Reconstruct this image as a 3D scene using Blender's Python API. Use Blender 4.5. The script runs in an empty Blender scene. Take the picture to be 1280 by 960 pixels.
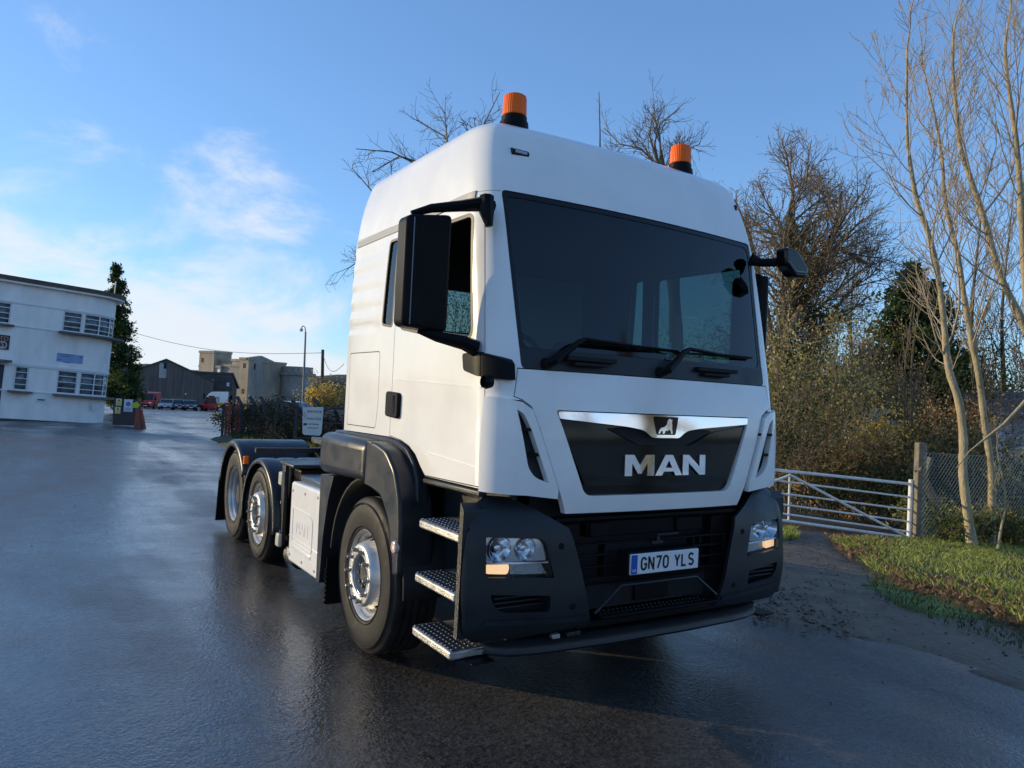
import bpy, bmesh, math, random
import numpy as np
from mathutils import Vector, Matrix, noise as mnoise
R = math.radians
PI = math.pi
sc = bpy.context.scene
COL = sc.collection
random.seed(7)

# ------------------------------------------------------------ camera
CAM = np.array([-3.057, -3.164, 1.710]); YAW, PIT, ROL = R(32.20), R(1.05), R(2.76); FPX = 931.6
_f = np.array([math.sin(YAW)*math.cos(PIT), math.cos(YAW)*math.cos(PIT), math.sin(PIT)])
_r0 = np.array([math.cos(YAW), -math.sin(YAW), 0.0]); _u0 = np.cross(_r0, _f)
_r = math.cos(ROL)*_r0 + math.sin(ROL)*_u0; _u = -math.sin(ROL)*_r0 + math.cos(ROL)*_u0
cd = bpy.data.cameras.new('camera'); cam = bpy.data.objects.new('camera', cd); COL.objects.link(cam)
M = Matrix(((_r[0], _u[0], -_f[0], CAM[0]), (_r[1], _u[1], -_f[1], CAM[1]), (_r[2], _u[2], -_f[2], CAM[2]), (0, 0, 0, 1)))
cam.matrix_world = M
cd.sensor_width = 36; cd.lens = FPX/1280*36; cd.clip_start = 0.05; cd.clip_end = 6000
sc.camera = cam

def ray(px, py):
    return _f + _r*(px-640)/FPX - _u*(py-480)/FPX
def hgt(x, y):
    """ground height: the yard falls gently away from the lorry, the verge falls towards the gate"""
    d = 0.45*x + 0.89*y
    t = min(160.0, max(0.0, d-10.0))
    h = -0.026*t*t/(t+8)
    q = min(14.0, max(0.0, x-2.5)); f = min(1.0, max(0.0, (26-y)/14.0)); f = f*f*(3-2*f)
    f2 = min(1.0, max(0.0, (y+14)/9.0))
    return h - 0.092*q*q/(q+1.6)*f*f2
def GP(px, py):
    """where the line of sight of a photo pixel meets the ground"""
    lo, hi = 1.0, 500.0; d = ray(px, py)
    for _ in range(50):
        m = (lo+hi)/2; p = CAM + d*m
        if p[2] > hgt(p[0], p[1]): lo = m
        else: hi = m
    p = CAM + d*lo
    return Vector((p[0], p[1], hgt(p[0], p[1])))
def AT(px, py, dist):
    """point on the line of sight of a photo pixel at a given depth"""
    p = CAM + ray(px, py)*dist
    return Vector(p)
def GD(px, dist, dz=0):
    """ground point in the column px at a depth (py solved from the ground)"""
    py = 500
    for _ in range(6):
        p = CAM + ray(px, py)*dist
        h = hgt(p[0], p[1])
        py += (p[2]-h)*FPX/dist
    return Vector((p[0], p[1], h+dz))

# ------------------------------------------------------------ world, sun, exposure
SUN_EL = R(12.5)
SUN_AZ_DIR = (-0.71, 0.704)     # towards the sun, horizontally
w = bpy.data.worlds.new('World'); sc.world = w; w.use_nodes = True
nt = w.node_tree; nt.nodes.clear(); N = nt.nodes.new; Lk = nt.links.new
out = N('ShaderNodeOutputWorld'); bg = N('ShaderNodeBackground')
sky = N('ShaderNodeTexSky'); sky.sky_type = 'NISHITA'; sky.sun_disc = False
sky.sun_elevation = SUN_EL; sky.sun_rotation = math.atan2(SUN_AZ_DIR[0], SUN_AZ_DIR[1]) % (2*PI)
sky.altitude = 100; sky.air_density = 1.0; sky.dust_density = 0.15; sky.ozone_density = 3.0
tc = N('ShaderNodeTexCoord'); sep = N('ShaderNodeSeparateXYZ'); Lk(tc.outputs['Generated'], sep.inputs[0])
def mth(op, a=None, b=None, c=None, clamp=False):
    n = N('ShaderNodeMath'); n.operation = op; n.use_clamp = clamp
    for i, v in enumerate((a, b, c)):
        if v is None: continue
        if isinstance(v, (int, float)): n.inputs[i].default_value = v
        else: Lk(v, n.inputs[i])
    return n.outputs[0]
zz = mth('ADD', sep.outputs[2], 0.16)
u_ = mth('DIVIDE', sep.outputs[0], zz); v_ = mth('DIVIDE', sep.outputs[1], zz)
cmb = N('ShaderNodeCombineXYZ'); Lk(u_, cmb.inputs[0]); Lk(v_, cmb.inputs[1])
n1 = N('ShaderNodeTexNoise'); n1.inputs['Scale'].default_value = 4.6; n1.inputs['Detail'].default_value = 10
n1.inputs['Roughness'].default_value = 0.60; n1.inputs['Distortion'].default_value = 0.35; Lk(cmb.outputs[0], n1.inputs['Vector'])
cv = N('ShaderNodeVectorMath'); cv.operation = 'MULTIPLY_ADD'; cv.inputs[1].default_value = (1.0, 1.0, 2.1); cv.inputs[2].default_value = (23.1, 15.1, 24.4); Lk(tc.outputs['Generated'], cv.inputs[0]); Lk(cv.outputs[0], n1.inputs['Vector'])
# scattered low clouds everywhere but in one clear quarter of the sky; unseen ones behind the camera added as fill light
sd = mth('ADD', mth('ADD', mth('MULTIPLY', sep.outputs[0], 0.90), mth('MULTIPLY', sep.outputs[1], 0.35)), mth('MULTIPLY', sep.outputs[2], 0.25))   # towards the clear quarter
bank = N('ShaderNodeMapRange'); bank.inputs['From Min'].default_value = 0.90; bank.inputs['From Max'].default_value = 0.60
bank.inputs['To Min'].default_value = -0.30; bank.inputs['To Max'].default_value = 0.10; Lk(sd, bank.inputs['Value'])
low = N('ShaderNodeMapRange'); low.inputs['From Min'].default_value = 0.10; low.inputs['From Max'].default_value = 0.50
low.inputs['To Min'].default_value = 0.08; low.inputs['To Max'].default_value = -0.36; Lk(sep.outputs[2], low.inputs['Value'])
dens = mth('ADD', mth('ADD', n1.outputs['Fac'], bank.outputs[0]), low.outputs[0])
cm = N('ShaderNodeMapRange'); cm.interpolation_type = 'SMOOTHSTEP'
cm.inputs['From Min'].default_value = 0.49; cm.inputs['From Max'].default_value = 0.77; Lk(dens, cm.inputs['Value'])
mixc = N('ShaderNodeMix'); mixc.data_type = 'RGBA'; Lk(mth('MULTIPLY', cm.outputs[0], 0.92), mixc.inputs['Factor'])
tint = N('ShaderNodeMix'); tint.data_type = 'RGBA'; tint.blend_type = 'MULTIPLY'; tint.inputs['Factor'].default_value = 1
gam = N('ShaderNodeGamma'); gam.inputs[1].default_value = 0.72; Lk(sky.outputs[0], gam.inputs[0])
Lk(gam.outputs[0], tint.inputs['A']); tint.inputs['B'].default_value = (0.84, 1.11, 1.47, 1)
Lk(tint.outputs['Result'], mixc.inputs['A'])
mixc.inputs['B'].default_value = (3.45, 3.65, 3.95, 1)
Lk(mixc.outputs['Result'], bg.inputs[0]); bg.inputs[1].default_value = 0.136; Lk(bg.outputs[0], out.inputs[0])

sl = bpy.data.lights.new('sun', 'SUN'); sl.energy = 2.1; sl.angle = R(0.5); sl.color = (1.0, 0.79, 0.46)
so = bpy.data.objects.new('sun', sl); COL.objects.link(so)
hd = Vector((-SUN_AZ_DIR[0], -SUN_AZ_DIR[1], 0)).normalized()*math.cos(SUN_EL); hd.z = -math.sin(SUN_EL)
so.rotation_euler = hd.to_track_quat('-Z', 'Y').to_euler(); so.location = (-20, 20, 20)
vs = sc.view_settings; vs.view_transform = 'Standard'; vs.look = 'None'; vs.gamma = 1; vs.exposure = 0.84
sc.render.film_transparent = False

# ------------------------------------------------------------ materials
MATS = {}
def mat(name, col, rough=0.5, metal=0.0, var=0.0, vscale=4.0, bump=0.0, bscale=60.0, col2=None, coat=0.0, spec=0.5,
        stretch=(1, 1, 1), emit=None, detail=6, rvar=0.0, island=0.0):
    if name in MATS: return MATS[name]
    m = bpy.data.materials.new(name); m.use_nodes = True; nt = m.node_tree; b = nt.nodes['Principled BSDF']
    b.inputs['Base Color'].default_value = (*col, 1); b.inputs['Roughness'].default_value = rough
    b.inputs['Metallic'].default_value = metal; b.inputs['Coat Weight'].default_value = coat
    b.inputs['Coat Roughness'].default_value = 0.04
    b.inputs['Specular IOR Level'].default_value = spec
    if emit:
        b.inputs['Emission Color'].default_value = (*emit[0], 1); b.inputs['Emission Strength'].default_value = emit[1]
    if var or bump or col2 or rvar:
        t = nt.nodes.new('ShaderNodeTexCoord'); mp = nt.nodes.new('ShaderNodeMapping'); mp.inputs['Scale'].default_value = stretch
        nt.links.new(t.outputs['Object'], mp.inputs[0])
    if var or col2 or rvar:
        n = nt.nodes.new('ShaderNodeTexNoise'); n.inputs['Scale'].default_value = vscale; n.inputs['Detail'].default_value = detail
        n.inputs['Roughness'].default_value = 0.62
        nt.links.new(mp.outputs[0], n.inputs['Vector'])
        cr = nt.nodes.new('ShaderNodeValToRGB'); cr.color_ramp.elements[0].position = 0.33; cr.color_ramp.elements[1].position = 0.67
        c2 = col2 or tuple(min(1, c*(1+var)) for c in col); c1 = col if col2 else tuple(c*(1-var) for c in col)
        cr.color_ramp.elements[0].color = (*c1, 1); cr.color_ramp.elements[1].color = (*c2, 1)
        nt.links.new(n.outputs['Fac'], cr.inputs[0]); nt.links.new(cr.outputs[0], b.inputs['Base Color'])
        if rvar:
            r_ = nt.nodes.new('ShaderNodeMapRange'); r_.inputs['From Min'].default_value = .3; r_.inputs['From Max'].default_value = .7
            r_.inputs['To Min'].default_value = max(0.02, rough-rvar); r_.inputs['To Max'].default_value = min(1, rough+rvar)
            nt.links.new(n.outputs['Fac'], r_.inputs['Value']); nt.links.new(r_.outputs[0], b.inputs['Roughness'])
    if bump:
        n2 = nt.nodes.new('ShaderNodeTexNoise'); n2.inputs['Scale'].default_value = bscale; n2.inputs['Detail'].default_value = 5
        nt.links.new(mp.outputs[0], n2.inputs['Vector'])
        bp = nt.nodes.new('ShaderNodeBump'); bp.inputs['Strength'].default_value = bump; bp.inputs['Distance'].default_value = 0.02
        nt.links.new(n2.outputs['Fac'], bp.inputs['Height']); nt.links.new(bp.outputs[0], b.inputs['Normal'])
    MATS[name] = m; return m
def glass_mat(name, tint, refl=1.5, rough=0.0, dirt=0.0):
    m = bpy.data.materials.new(name); m.use_nodes = True; nt = m.node_tree; nt.nodes.clear()
    o = nt.nodes.new('ShaderNodeOutputMaterial'); t = nt.nodes.new('ShaderNodeBsdfTransparent'); t.inputs[0].default_value = (*tint, 1)
    g = nt.nodes.new('ShaderNodeBsdfGlossy'); g.inputs['Roughness'].default_value = rough
    fr = nt.nodes.new('ShaderNodeFresnel'); fr.inputs[0].default_value = refl
    mx = nt.nodes.new('ShaderNodeMixShader'); ge_ = nt.nodes.new('ShaderNodeNewGeometry'); inv = nt.nodes.new('ShaderNodeMath'); inv.operation = 'SUBTRACT'; inv.inputs[0].default_value = 1; nt.links.new(ge_.outputs['Backfacing'], inv.inputs[1])
    ml_ = nt.nodes.new('ShaderNodeMath'); ml_.operation = 'MULTIPLY'; nt.links.new(fr.outputs[0], ml_.inputs[0]); nt.links.new(inv.outputs[0], ml_.inputs[1]); nt.links.new(ml_.outputs[0], mx.inputs[0]); nt.links.new(t.outputs[0], mx.inputs[1]); nt.links.new(g.outputs[0], mx.inputs[2])
    last = mx
    if dirt:
        d = nt.nodes.new('ShaderNodeBsdfDiffuse'); d.inputs[0].default_value = (.5, .5, .48, 1)
        n = nt.nodes.new('ShaderNodeTexNoise'); n.inputs['Scale'].default_value = 2.3; n.inputs['Detail'].default_value = 8; n.inputs['Distortion'].default_value = 1.2
        tcn = nt.nodes.new('ShaderNodeTexCoord'); nt.links.new(tcn.outputs['Object'], n.inputs['Vector'])
        mr = nt.nodes.new('ShaderNodeMapRange'); mr.inputs['From Min'].default_value = .42; mr.inputs['From Max'].default_value = .75
        mr.inputs['To Min'].default_value = 0.0; mr.inputs['To Max'].default_value = dirt; nt.links.new(n.outputs['Fac'], mr.inputs['Value'])
        m2 = nt.nodes.new('ShaderNodeMixShader'); nt.links.new(mr.outputs[0], m2.inputs[0]); nt.links.new(mx.outputs[0], m2.inputs[1]); nt.links.new(d.outputs[0], m2.inputs[2]); last = m2
    nt.links.new(last.outputs[0], o.inputs[0]); MATS[name] = m; return m

m_white = mat('white_paint', (.89, .88, .84), .20, bump=.035, bscale=3.5, var=.045, vscale=2.6, coat=.35, rvar=.06)
m_trim = mat('grey_trim_plastic', (.011, .015, .019), .42, var=.22, vscale=5, bump=.05, bscale=400, rvar=.1, spec=.4)
m_fend = mat('fender_plastic', (.020, .023, .028), .34, var=.16, vscale=5, bump=.03, bscale=300, rvar=.1, spec=.32)
m_black = mat('black_plastic', (.009, .009, .010), .38, var=.2, vscale=8, spec=.08)
m_gloss = mat('gloss_black', (.006, .0055, .005), .10, spec=.32)
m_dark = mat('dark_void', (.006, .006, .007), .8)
m_frame = mat('chassis_paint', (.018, .020, .023), .45, var=.35, vscale=9, rvar=.1)
m_strip = mat('grey_strip', (.20, .22, .24), .4)
m_chrome = mat('chrome', (.82, .82, .83), .07, metal=1.0, rvar=.03, vscale=9)
m_alu = mat('step_aluminium', (.40, .40, .39), .42, metal=.75, var=.2, vscale=18, rvar=.1)
m_rim = mat('rim_silver', (.56, .56, .55), .36, metal=.45, var=.15, vscale=14, rvar=.1)
m_hub = mat('hub_dark', (.03, .03, .032), .4, metal=.4, var=.4, vscale=20)
m_nut = mat('nut_steel', (.35, .33, .31), .35, metal=.8)
m_tyre = mat('tyre_rubber', (.014, .014, .015), .58, var=.45, vscale=9, bump=.12, bscale=90, col2=(.032, .031, .029), rvar=.12, spec=.2)
m_seal = mat('rubber_seal', (.008, .008, .009), .5)
m_glass = glass_mat('cab_glass', (.47, .60, .64), 1.55, dirt=.0)
m_sideglass = glass_mat('side_glass', (.44, .52, .48), 1.6)
m_lens = glass_mat('lamp_lens', (.93, .95, .97), 1.45)
m_refl = mat('lamp_reflector', (.75, .77, .80), .14, metal=1.0)
m_amber = mat('amber_lens', (1.0, .15, .002), .30, spec=.25)
m_ind = mat('indicator_reflector', (.85, .62, .38), .22, metal=.8, emit=((1.0, .60, .28), .55))
m_plate = mat('plate_white', (.74, .76, .78), .35)
m_pblue = mat('plate_blue', (.01, .08, .42), .35)
m_ink = mat('black_ink', (.006, .006, .006), .4)
m_int = mat('cab_lining', (.045, .046, .05), .8)
m_intl = mat('cab_fabric', (.22, .23, .24), .9, var=.15, vscale=20)
m_seat = mat('seat_fabric', (.03, .032, .04), .9)

# ------------------------------------------------------------ mesh helpers
def smooth_by(me, ang):
    if ang is None: return
    for p in me.polygons: p.use_smooth = True
    me.set_sharp_from_angle(angle=R(ang))
def link_mesh(name, me, m=None, parent=None, ang=30):
    if m is not None:
        me.materials.clear(); me.materials.append(m)
    smooth_by(me, ang)
    o = bpy.data.objects.new(name, me); COL.objects.link(o)
    if parent is not None: o.parent = parent
    return o
def tag(o, label=None, cat=None, group=None, kind=None):
    if label: o['label'] = label
    if cat: o['category'] = cat
    if group: o['group'] = group
    if kind: o['kind'] = kind
    return o
def empty(name, loc=(0, 0, 0), rz=0.0, label=None, cat=None, group=None):
    o = bpy.data.objects.new(name, None); COL.objects.link(o); o.location = loc; o.rotation_euler = (0, 0, rz)
    o.empty_display_size = .2
    return tag(o, label, cat, group)
class MB:
    def __init__(s): s.v = []; s.f = []
    def add(s, vs, fs):
        o = len(s.v); s.v += [tuple(p) for p in vs]; s.f += [tuple(i+o for i in q) for q in fs]; return s
    def box(s, x0, x1, y0, y1, z0, z1, M=None):
        p = [(x, y, z) for z in (z0, z1) for y in (y0, y1) for x in (x0, x1)]
        if M is not None: p = [M @ Vector(q) for q in p]
        return s.add(p, [(0, 2, 3, 1), (4, 5, 7, 6), (0, 1, 5, 4), (2, 6, 7, 3), (0, 4, 6, 2), (1, 3, 7, 5)])
    def bar(s, a, b, wx, wy=None, up=(0, 0, 1)):
        """a square bar from a to b"""
        a = Vector(a); b = Vector(b); d = (b-a).normalized(); wy = wy or wx
        u = Vector(up); 
        if abs(d.dot(u)) > .95: u = Vector((1, 0, 0))
        x = d.cross(u).normalized(); y = x.cross(d)
        p = [q + x*sx*wx/2 + y*sy*wy/2 for q in (a, b) for sx, sy in ((-1, -1), (1, -1), (1, 1), (-1, 1))]
        return s.add(p, [(3, 2, 1, 0), (4, 5, 6, 7), (0, 1, 5, 4), (1, 2, 6, 5), (2, 3, 7, 6), (3, 0, 4, 7)])
    def tube(s, pts, rad, n=8, caps=True, closed=False):
        pts = [Vector(p) for p in pts]; k = len(pts)
        if not hasattr(rad, '__len__'): rad = [rad]*k
        vs = []; prev = None
        for i, p in enumerate(pts):
            d = (pts[min(i+1, k-1)]-pts[max(i-1, 0)]) if not closed else (pts[(i+1) % k]-pts[i-1])
            d.normalize()
            if prev is None:
                u = Vector((0, 0, 1)) if abs(d.z) < .9 else Vector((1, 0, 0))
            else: u = prev
            x = d.cross(u).normalized(); y = x.cross(d).normalized(); prev = y
            vs += [p + (x*math.cos(a) + y*math.sin(a))*rad[i] for a in (2*PI*j/n for j in range(n))]
        fs = []
        for i in range(k if closed else k-1):
            i2 = (i+1) % k
            for j in range(n):
                j2 = (j+1) % n
                fs.append((i*n+j, i*n+j2, i2*n+j2, i2*n+j))
        if caps and not closed:
            fs.append(tuple(range(n))[::-1]); fs.append(tuple((k-1)*n+j for j in range(n)))
        return s.add(vs, fs)
    def lathe(s, prof, n=48, axis='x', c=(0, 0, 0), close=False, caps=False):
        """prof: (along axis, radius)"""
        c = Vector(c); vs = []
        for a, r in prof:
            for j in range(n):
                t = 2*PI*j/n; p, q = r*math.cos(t), r*math.sin(t)
                vs.append(c + (Vector((a, p, q)) if axis == 'x' else Vector((q, a, p)) if axis == 'y' else Vector((p, q, a))))
        k = len(prof); fs = []
        for i in range(k if close else k-1):
            i2 = (i+1) % k
            for j in range(n): fs.append((i*n+j, i*n+(j+1) % n, i2*n+(j+1) % n, i2*n+j))
        if caps:
            fs.append(tuple(range(n))[::-1]); fs.append(tuple((k-1)*n+j for j in range(n)))
        return s.add(vs, fs)
    def prism(s, poly, a0, a1, axis='x'):
        """poly in the other two axes: x -> (y,z), y -> (x,z), z -> (x,y)"""
        def P(q, a): return (a, q[0], q[1]) if axis == 'x' else (q[0], a, q[1]) if axis == 'y' else (q[0], q[1], a)
        n = len(poly)
        vs = [P(q, a0) for q in poly] + [P(q, a1) for q in poly]
        fs = [tuple(range(n)), tuple(range(2*n-1, n-1, -1))] + [(i, i+n, (i+1) % n+n, (i+1) % n) for i in range(n)]
        return s.add(vs, fs)
    def mesh(s, name='m', fix=True):
        me = bpy.data.meshes.new(name); me.from_pydata([tuple(v) for v in s.v], [], s.f); me.update()
        if fix:
            bm = bmesh.new(); bm.from_mesh(me); bmesh.ops.recalc_face_normals(bm, faces=bm.faces); bm.to_mesh(me); bm.free()
        return me
    def build(s, name, m, parent=None, ang=35, bevel=0, seg=2, fix=True):
        me = s.mesh(name, fix)
        o = link_mesh(name, me, m, parent, ang)
        if bevel:
            b = o.modifiers.new('bevel', 'BEVEL'); b.width = bevel; b.segments = seg; b.limit_method = 'ANGLE'; b.angle_limit = R(32)
            b.harden_normals = False
        return o
def boolean(a, b, op):
    """mesh a op mesh b -> new mesh"""
    oa = bpy.data.objects.new('ta', a); ob = bpy.data.objects.new('tb', b); COL.objects.link(oa); COL.objects.link(ob)
    md = oa.modifiers.new('b', 'BOOLEAN'); md.object = ob; md.operation = op; md.solver = 'EXACT'
    dg = bpy.context.evaluated_depsgraph_get(); dg.update()
    me = bpy.data.meshes.new_from_object(oa.evaluated_get(dg))
    bpy.data.objects.remove(oa); bpy.data.objects.remove(ob)
    return me
def join_meshes(lst):
    bm = bmesh.new()
    for me in lst: bm.from_mesh(me)
    me = bpy.data.meshes.new('j'); bm.to_mesh(me); bm.free(); return me
def text_mesh(s, size, depth=0.001, offset=0.0, space=1.0):
    c = bpy.data.curves.new('t', 'FONT'); c.body = s; c.size = size; c.extrude = depth; c.offset = offset; c.space_character = space
    c.align_x = 'CENTER'; c.align_y = 'CENTER'; c.resolution_u = 3
    o = bpy.data.objects.new('t', c); COL.objects.link(o)
    dg = bpy.context.evaluated_depsgraph_get(); me = bpy.data.meshes.new_from_object(o.evaluated_get(dg))
    bpy.data.objects.remove(o); me.materials.clear(); return me
def text_obj(name, s, size, m, parent, mw, depth=0.001, offset=0.0, space=1.0, flatten=None):
    me = text_mesh(s, size, depth, offset, space); me.transform(mw)
    return link_mesh(name, me, m, parent, None)
def rounded(poly, r, n=5):
    """round the corners of a closed 2-D polygon"""
    out_ = []; k = len(poly)
    for i in range(k):
        p0 = Vector(poly[i-1]); p = Vector(poly[i]); p1 = Vector(poly[(i+1) % k])
        rr = r[i] if hasattr(r, '__len__') else r
        a = (p0-p); b = (p1-p); d = min(rr, a.length*.45, b.length*.45)
        A = p + a.normalized()*d; B = p + b.normalized()*d
        for j in range(n+1):
            t = j/n; q = A*(1-t)**2 + p*2*t*(1-t) + B*t*t; out_.append((q.x, q.y))
    return out_
def lerp(tab, z):
    if z <= tab[0][0]: return tab[0][1]
    for (a, va), (b, vb) in zip(tab, tab[1:]):
        if z <= b:
            t = (z-a)/(b-a); return va*(1-t)+vb*t
    return tab[-1][1]
def ip(tab, z):
    """smooth interpolation through a table"""
    xs = np.array([t[0] for t in tab]); ys = np.array([t[1] for t in tab])
    if z <= xs[0]: return float(ys[0])
    if z >= xs[-1]: return float(ys[-1])
    m = np.gradient(ys, xs); i = int(np.searchsorted(xs, z))-1
    h = xs[i+1]-xs[i]; t = (z-xs[i])/h
    return float((2*t**3-3*t**2+1)*ys[i]+(t**3-2*t**2+t)*h*m[i]+(-2*t**3+3*t**2)*ys[i+1]+(t**3-t**2)*h*m[i+1])
# ------------------------------------------------------------ the lorry: cab shell as a loft of plan outlines
CW = [(1.0, 1.105), (1.3, 1.118), (1.8, 1.12), (2.3, 1.118), (2.8, 1.10), (3.0, 1.082), (3.12, 1.06), (3.20, 1.038)]
CF = [(1.0, .035), (1.15, .0), (1.4, -.005), (1.65, .008), (1.87, .045), (2.1, .093), (2.4, .155), (2.83, .25), (3.0, .305), (3.12, .352), (3.20, .388)]
CR = [(1.0, 2.29), (2.4, 2.29), (2.8, 2.27), (3.12, 2.22), (3.20, 2.20)]
RX = [(1.0, .20), (1.65, .19), (1.87, .165), (2.83, .115), (3.20, .115)]
def rib(y, z):
    if not (1.66 < y < 2.26 and 2.1 < z < 2.76): return 0
    e = min(1, (y-1.66)/.06)*min(1, (z-2.1)/.04, (2.76-z)/.04)
    ph = (z-2.1)/.66*5
    return .007*max(0, min(1, e))*(0.5-0.5*math.cos(2*PI*ph))**1.3
def ring(z, w_, yf, yr, rx, ry=.20, rr=.05, bow=.055, ribs=True, d=0):
    """half outline (x<0 side) from the front centre to the rear centre, then mirrored"""
    h = []; xc = w_-rx
    nF = 14
    yc = yf + bow*(xc/.95)**2
    for i in range(nF):
        x = xc*i/nF; h.append((-x, yf + bow*(x/.95)**2))
    nC = 12
    for i in range(nC):
        t = i/nC*PI/2
        h.append((-(xc + rx*math.sin(t)), yc + ry*(1-math.cos(t))))
    y0 = yc+ry; nS = 26
    for i in range(nS):
        y = y0 + (yr-rr-y0)*i/nS
        h.append((-w_ + (rib(y, z) if ribs else 0), y))
    for i in range(5):
        t = i/4*PI/2
        rbx = rib(yr-rr, z) if ribs else 0
        h.append((-(w_-rbx-rr+rr*math.cos(t)), yr-rr+rr*math.sin(t)))
    for i in range(1, 6): h.append((-(w_-rr)*(1-i/5), yr))
    full = [(x, y, z) for x, y in h] + [(-x, y, z) for x, y in h[-2:0:-1]]
    return full
def loft(d, zb=1.0, ribs=False):
    rings = []
    zs = [zb + d] + list(np.arange(zb+.08, 2.08, .06)) + list(np.arange(2.08, 2.80, .022)) + [2.83, 2.88, 2.94, 3.0, 3.06, 3.12, 3.16, 3.20-1e-3]
    for z in zs:
        rings.append(ring(z, ip(CW, z)-d, ip(CF, z)+d, ip(CR, z)-d, max(.03, ip(RX, z)-d*.5), ribs=ribs))
    z0 = 3.20; H = .125; w0, f0, r0, rx0 = ip(CW, z0)-d, ip(CF, z0)+d, ip(CR, z0)-d, ip(RX, z0)-d*.5
    for i in range(1, 11):
        t = i/10*PI/2
        z = z0 + (H-d)*math.sin(t); k = 1-math.cos(t)
        rings.append(ring(z, w0-.125*k-.02*math.sin(t), f0+.17*k+.05*math.sin(t), r0-.10*k-.01*math.sin(t), rx0+.06*k, ry=.2+.04*k, ribs=False))
    base = rings[-1]; cy = 1.45
    for s_ in (.96, .88, .75, .5, .2):
        rings.append([(x*s_, cy+(y-cy)*s_, (z0+H-d)+.055*(1-s_**2)**.9) for x, y, z in base])
    n = len(rings[0]); vs = [p for r_ in rings for p in r_]; fs = []
    for i in range(len(rings)-1):
        for j in range(n): fs.append((i*n+j, i*n+(j+1) % n, (i+1)*n+(j+1) % n, (i+1)*n+j))
    fs.append(tuple(range(n))[::-1]); fs.append(tuple((len(rings)-1)*n+j for j in range(n)))
    return MB().add(vs, fs).mesh('loft')
def P(poly, a0, a1, axis): return MB().prism(poly, a0, a1, axis).mesh('pr')
truck = empty('tractor_lorry', (0, 1.475, 0), 0, 'white three-axle tractor lorry with two orange roof beacons, parked on the wet yard', 'lorry')
T = truck
# parts are modelled in lorry coordinates (front at y=0); the empty sits under the front axle, so undo its offset
class _T: pass
def tpar(o):
    o.parent = truck; o.matrix_parent_inverse = Matrix.Translation((0, -1.475, 0)); return o
def tp(name, me, m, ang=30, label=None):
    o = tpar(link_mesh(name, me, m, None, ang))
    if label: o['label'] = label
    return o
def tb(mb, name, m, parent=None, ang=35, bevel=0, seg=2, label=None):
    o = mb.build(name, m, parent, ang, bevel, seg)
    if parent is None: tpar(o)
    if label: o['label'] = label
    return o

outer = loft(0, ribs=True); inner = loft(.04)
skin = boolean(outer, inner, 'DIFFERENCE')
WS = rounded([(-.949, 1.862), (.949, 1.862), (.998, 2.842), (-.998, 2.842)], .035)
ROOFZ = 2.832
door_poly = [(.359, 2.79), (.319, 2.6), (.271, 2.3), (.228, 2.0), (.188, 1.69), (.179, 1.45), (.178, 1.235), (.84, 1.222), (.90, 1.265), (.98, 1.335), (1.08, 1.38), (1.2, 1.405), (1.385, 1.42), (1.385, 2.79)]
g = .007
def shrink(poly, d):
    c = Vector((sum(p[0] for p in poly)/len(poly), sum(p[1] for p in poly)/len(poly))); k = len(poly); o = []
    area = sum(poly[i-1][0]*poly[i][1]-poly[i][0]*poly[i-1][1] for i in range(k))
    sg = 1 if area > 0 else -1
    for i in range(k):
        p0, p, p1 = Vector(poly[i-1]), Vector(poly[i]), Vector(poly[(i+1) % k])
        a = (p-p0).normalized(); b = (p1-p).normalized()
        na = Vector((-a.y, a.x))*sg; nb = Vector((-b.y, b.x))*sg; nn = (na+nb)
        nn = nn/max(.3, nn.dot(na)); o.append(tuple(p+nn*d))
    return o
win_poly = rounded([(.420, 2.715), (.325, 2.005), (.55, 2.01), (1.31, 2.12), (1.31, 2.725)], [.05, .09, .1, .06, .06])
quart = rounded([(1.425, 2.735), (1.425, 2.135), (1.615, 2.16), (1.575, 2.735)], .04)
rearwin = rounded([(-.42, 2.16), (-.02, 2.16), (-.02, 2.56), (-.42, 2.56)], .05)
# cut openings
sk = boolean(skin, P(WS, -.5, .75, 'y'), 'DIFFERENCE')
sk = boolean(sk, P([(-2, .9), (2, .9), (2, 1.045), (-2, 1.045)], -1, 3, 'y'), 'DIFFERENCE')
roofcut = MB().box(-2, 2, -1, 3, ROOFZ+.0015, 4).mesh()
roof = boolean(sk, roofcut, 'INTERSECT')
lowcut = MB().box(-2, 2, -1, 3, .5, ROOFZ-.0015).mesh()
body = boolean(sk, lowcut, 'INTERSECT')
tp('roof_panel', roof, m_white)
doors = []
for sx in (-1, 1):
    pr = P(shrink(door_poly, g), sx*.7, sx*2, 'x')
    dm = boolean(body, pr, 'INTERSECT')
    dm = boolean(dm, P(win_poly, sx*.5, sx*2, 'x'), 'DIFFERENCE')
    body = boolean(body, P(shrink(door_poly, 0), sx*.7, sx*2, 'x'), 'DIFFERENCE')
    body = boolean(body, P(quart, sx*.7, sx*2, 'x'), 'DIFFERENCE')
    d = tp('door', dm, m_white, label='white cab door with open window' if sx < 0 else None); doors.append(d)
body = boolean(body, P(rearwin, 2.1, 2.5, 'y'), 'DIFFERENCE')
def seam(poly, sx, nm='door_seal'):
    return tp(nm, panel(.004, .016, shrink(poly, -.002), sx*.7, sx*2, 'x', [P(shrink(poly, .010), -3, 3, 'x')]), m_seal)
# side stowage hatch
hatch = rounded([(1.615, 1.985), (1.605, 1.62), (1.63, 1.455), (2.20, 1.45), (2.185, 1.62), (2.2, 1.985)], .03, 3)
hm = boolean(body, P(shrink(hatch, g), -.9, -2, 'x'), 'INTERSECT')
body = boolean(body, P(hatch, -.9, -2, 'x'), 'DIFFERENCE')
tp('stowage_hatch', hm, m_white)
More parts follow.
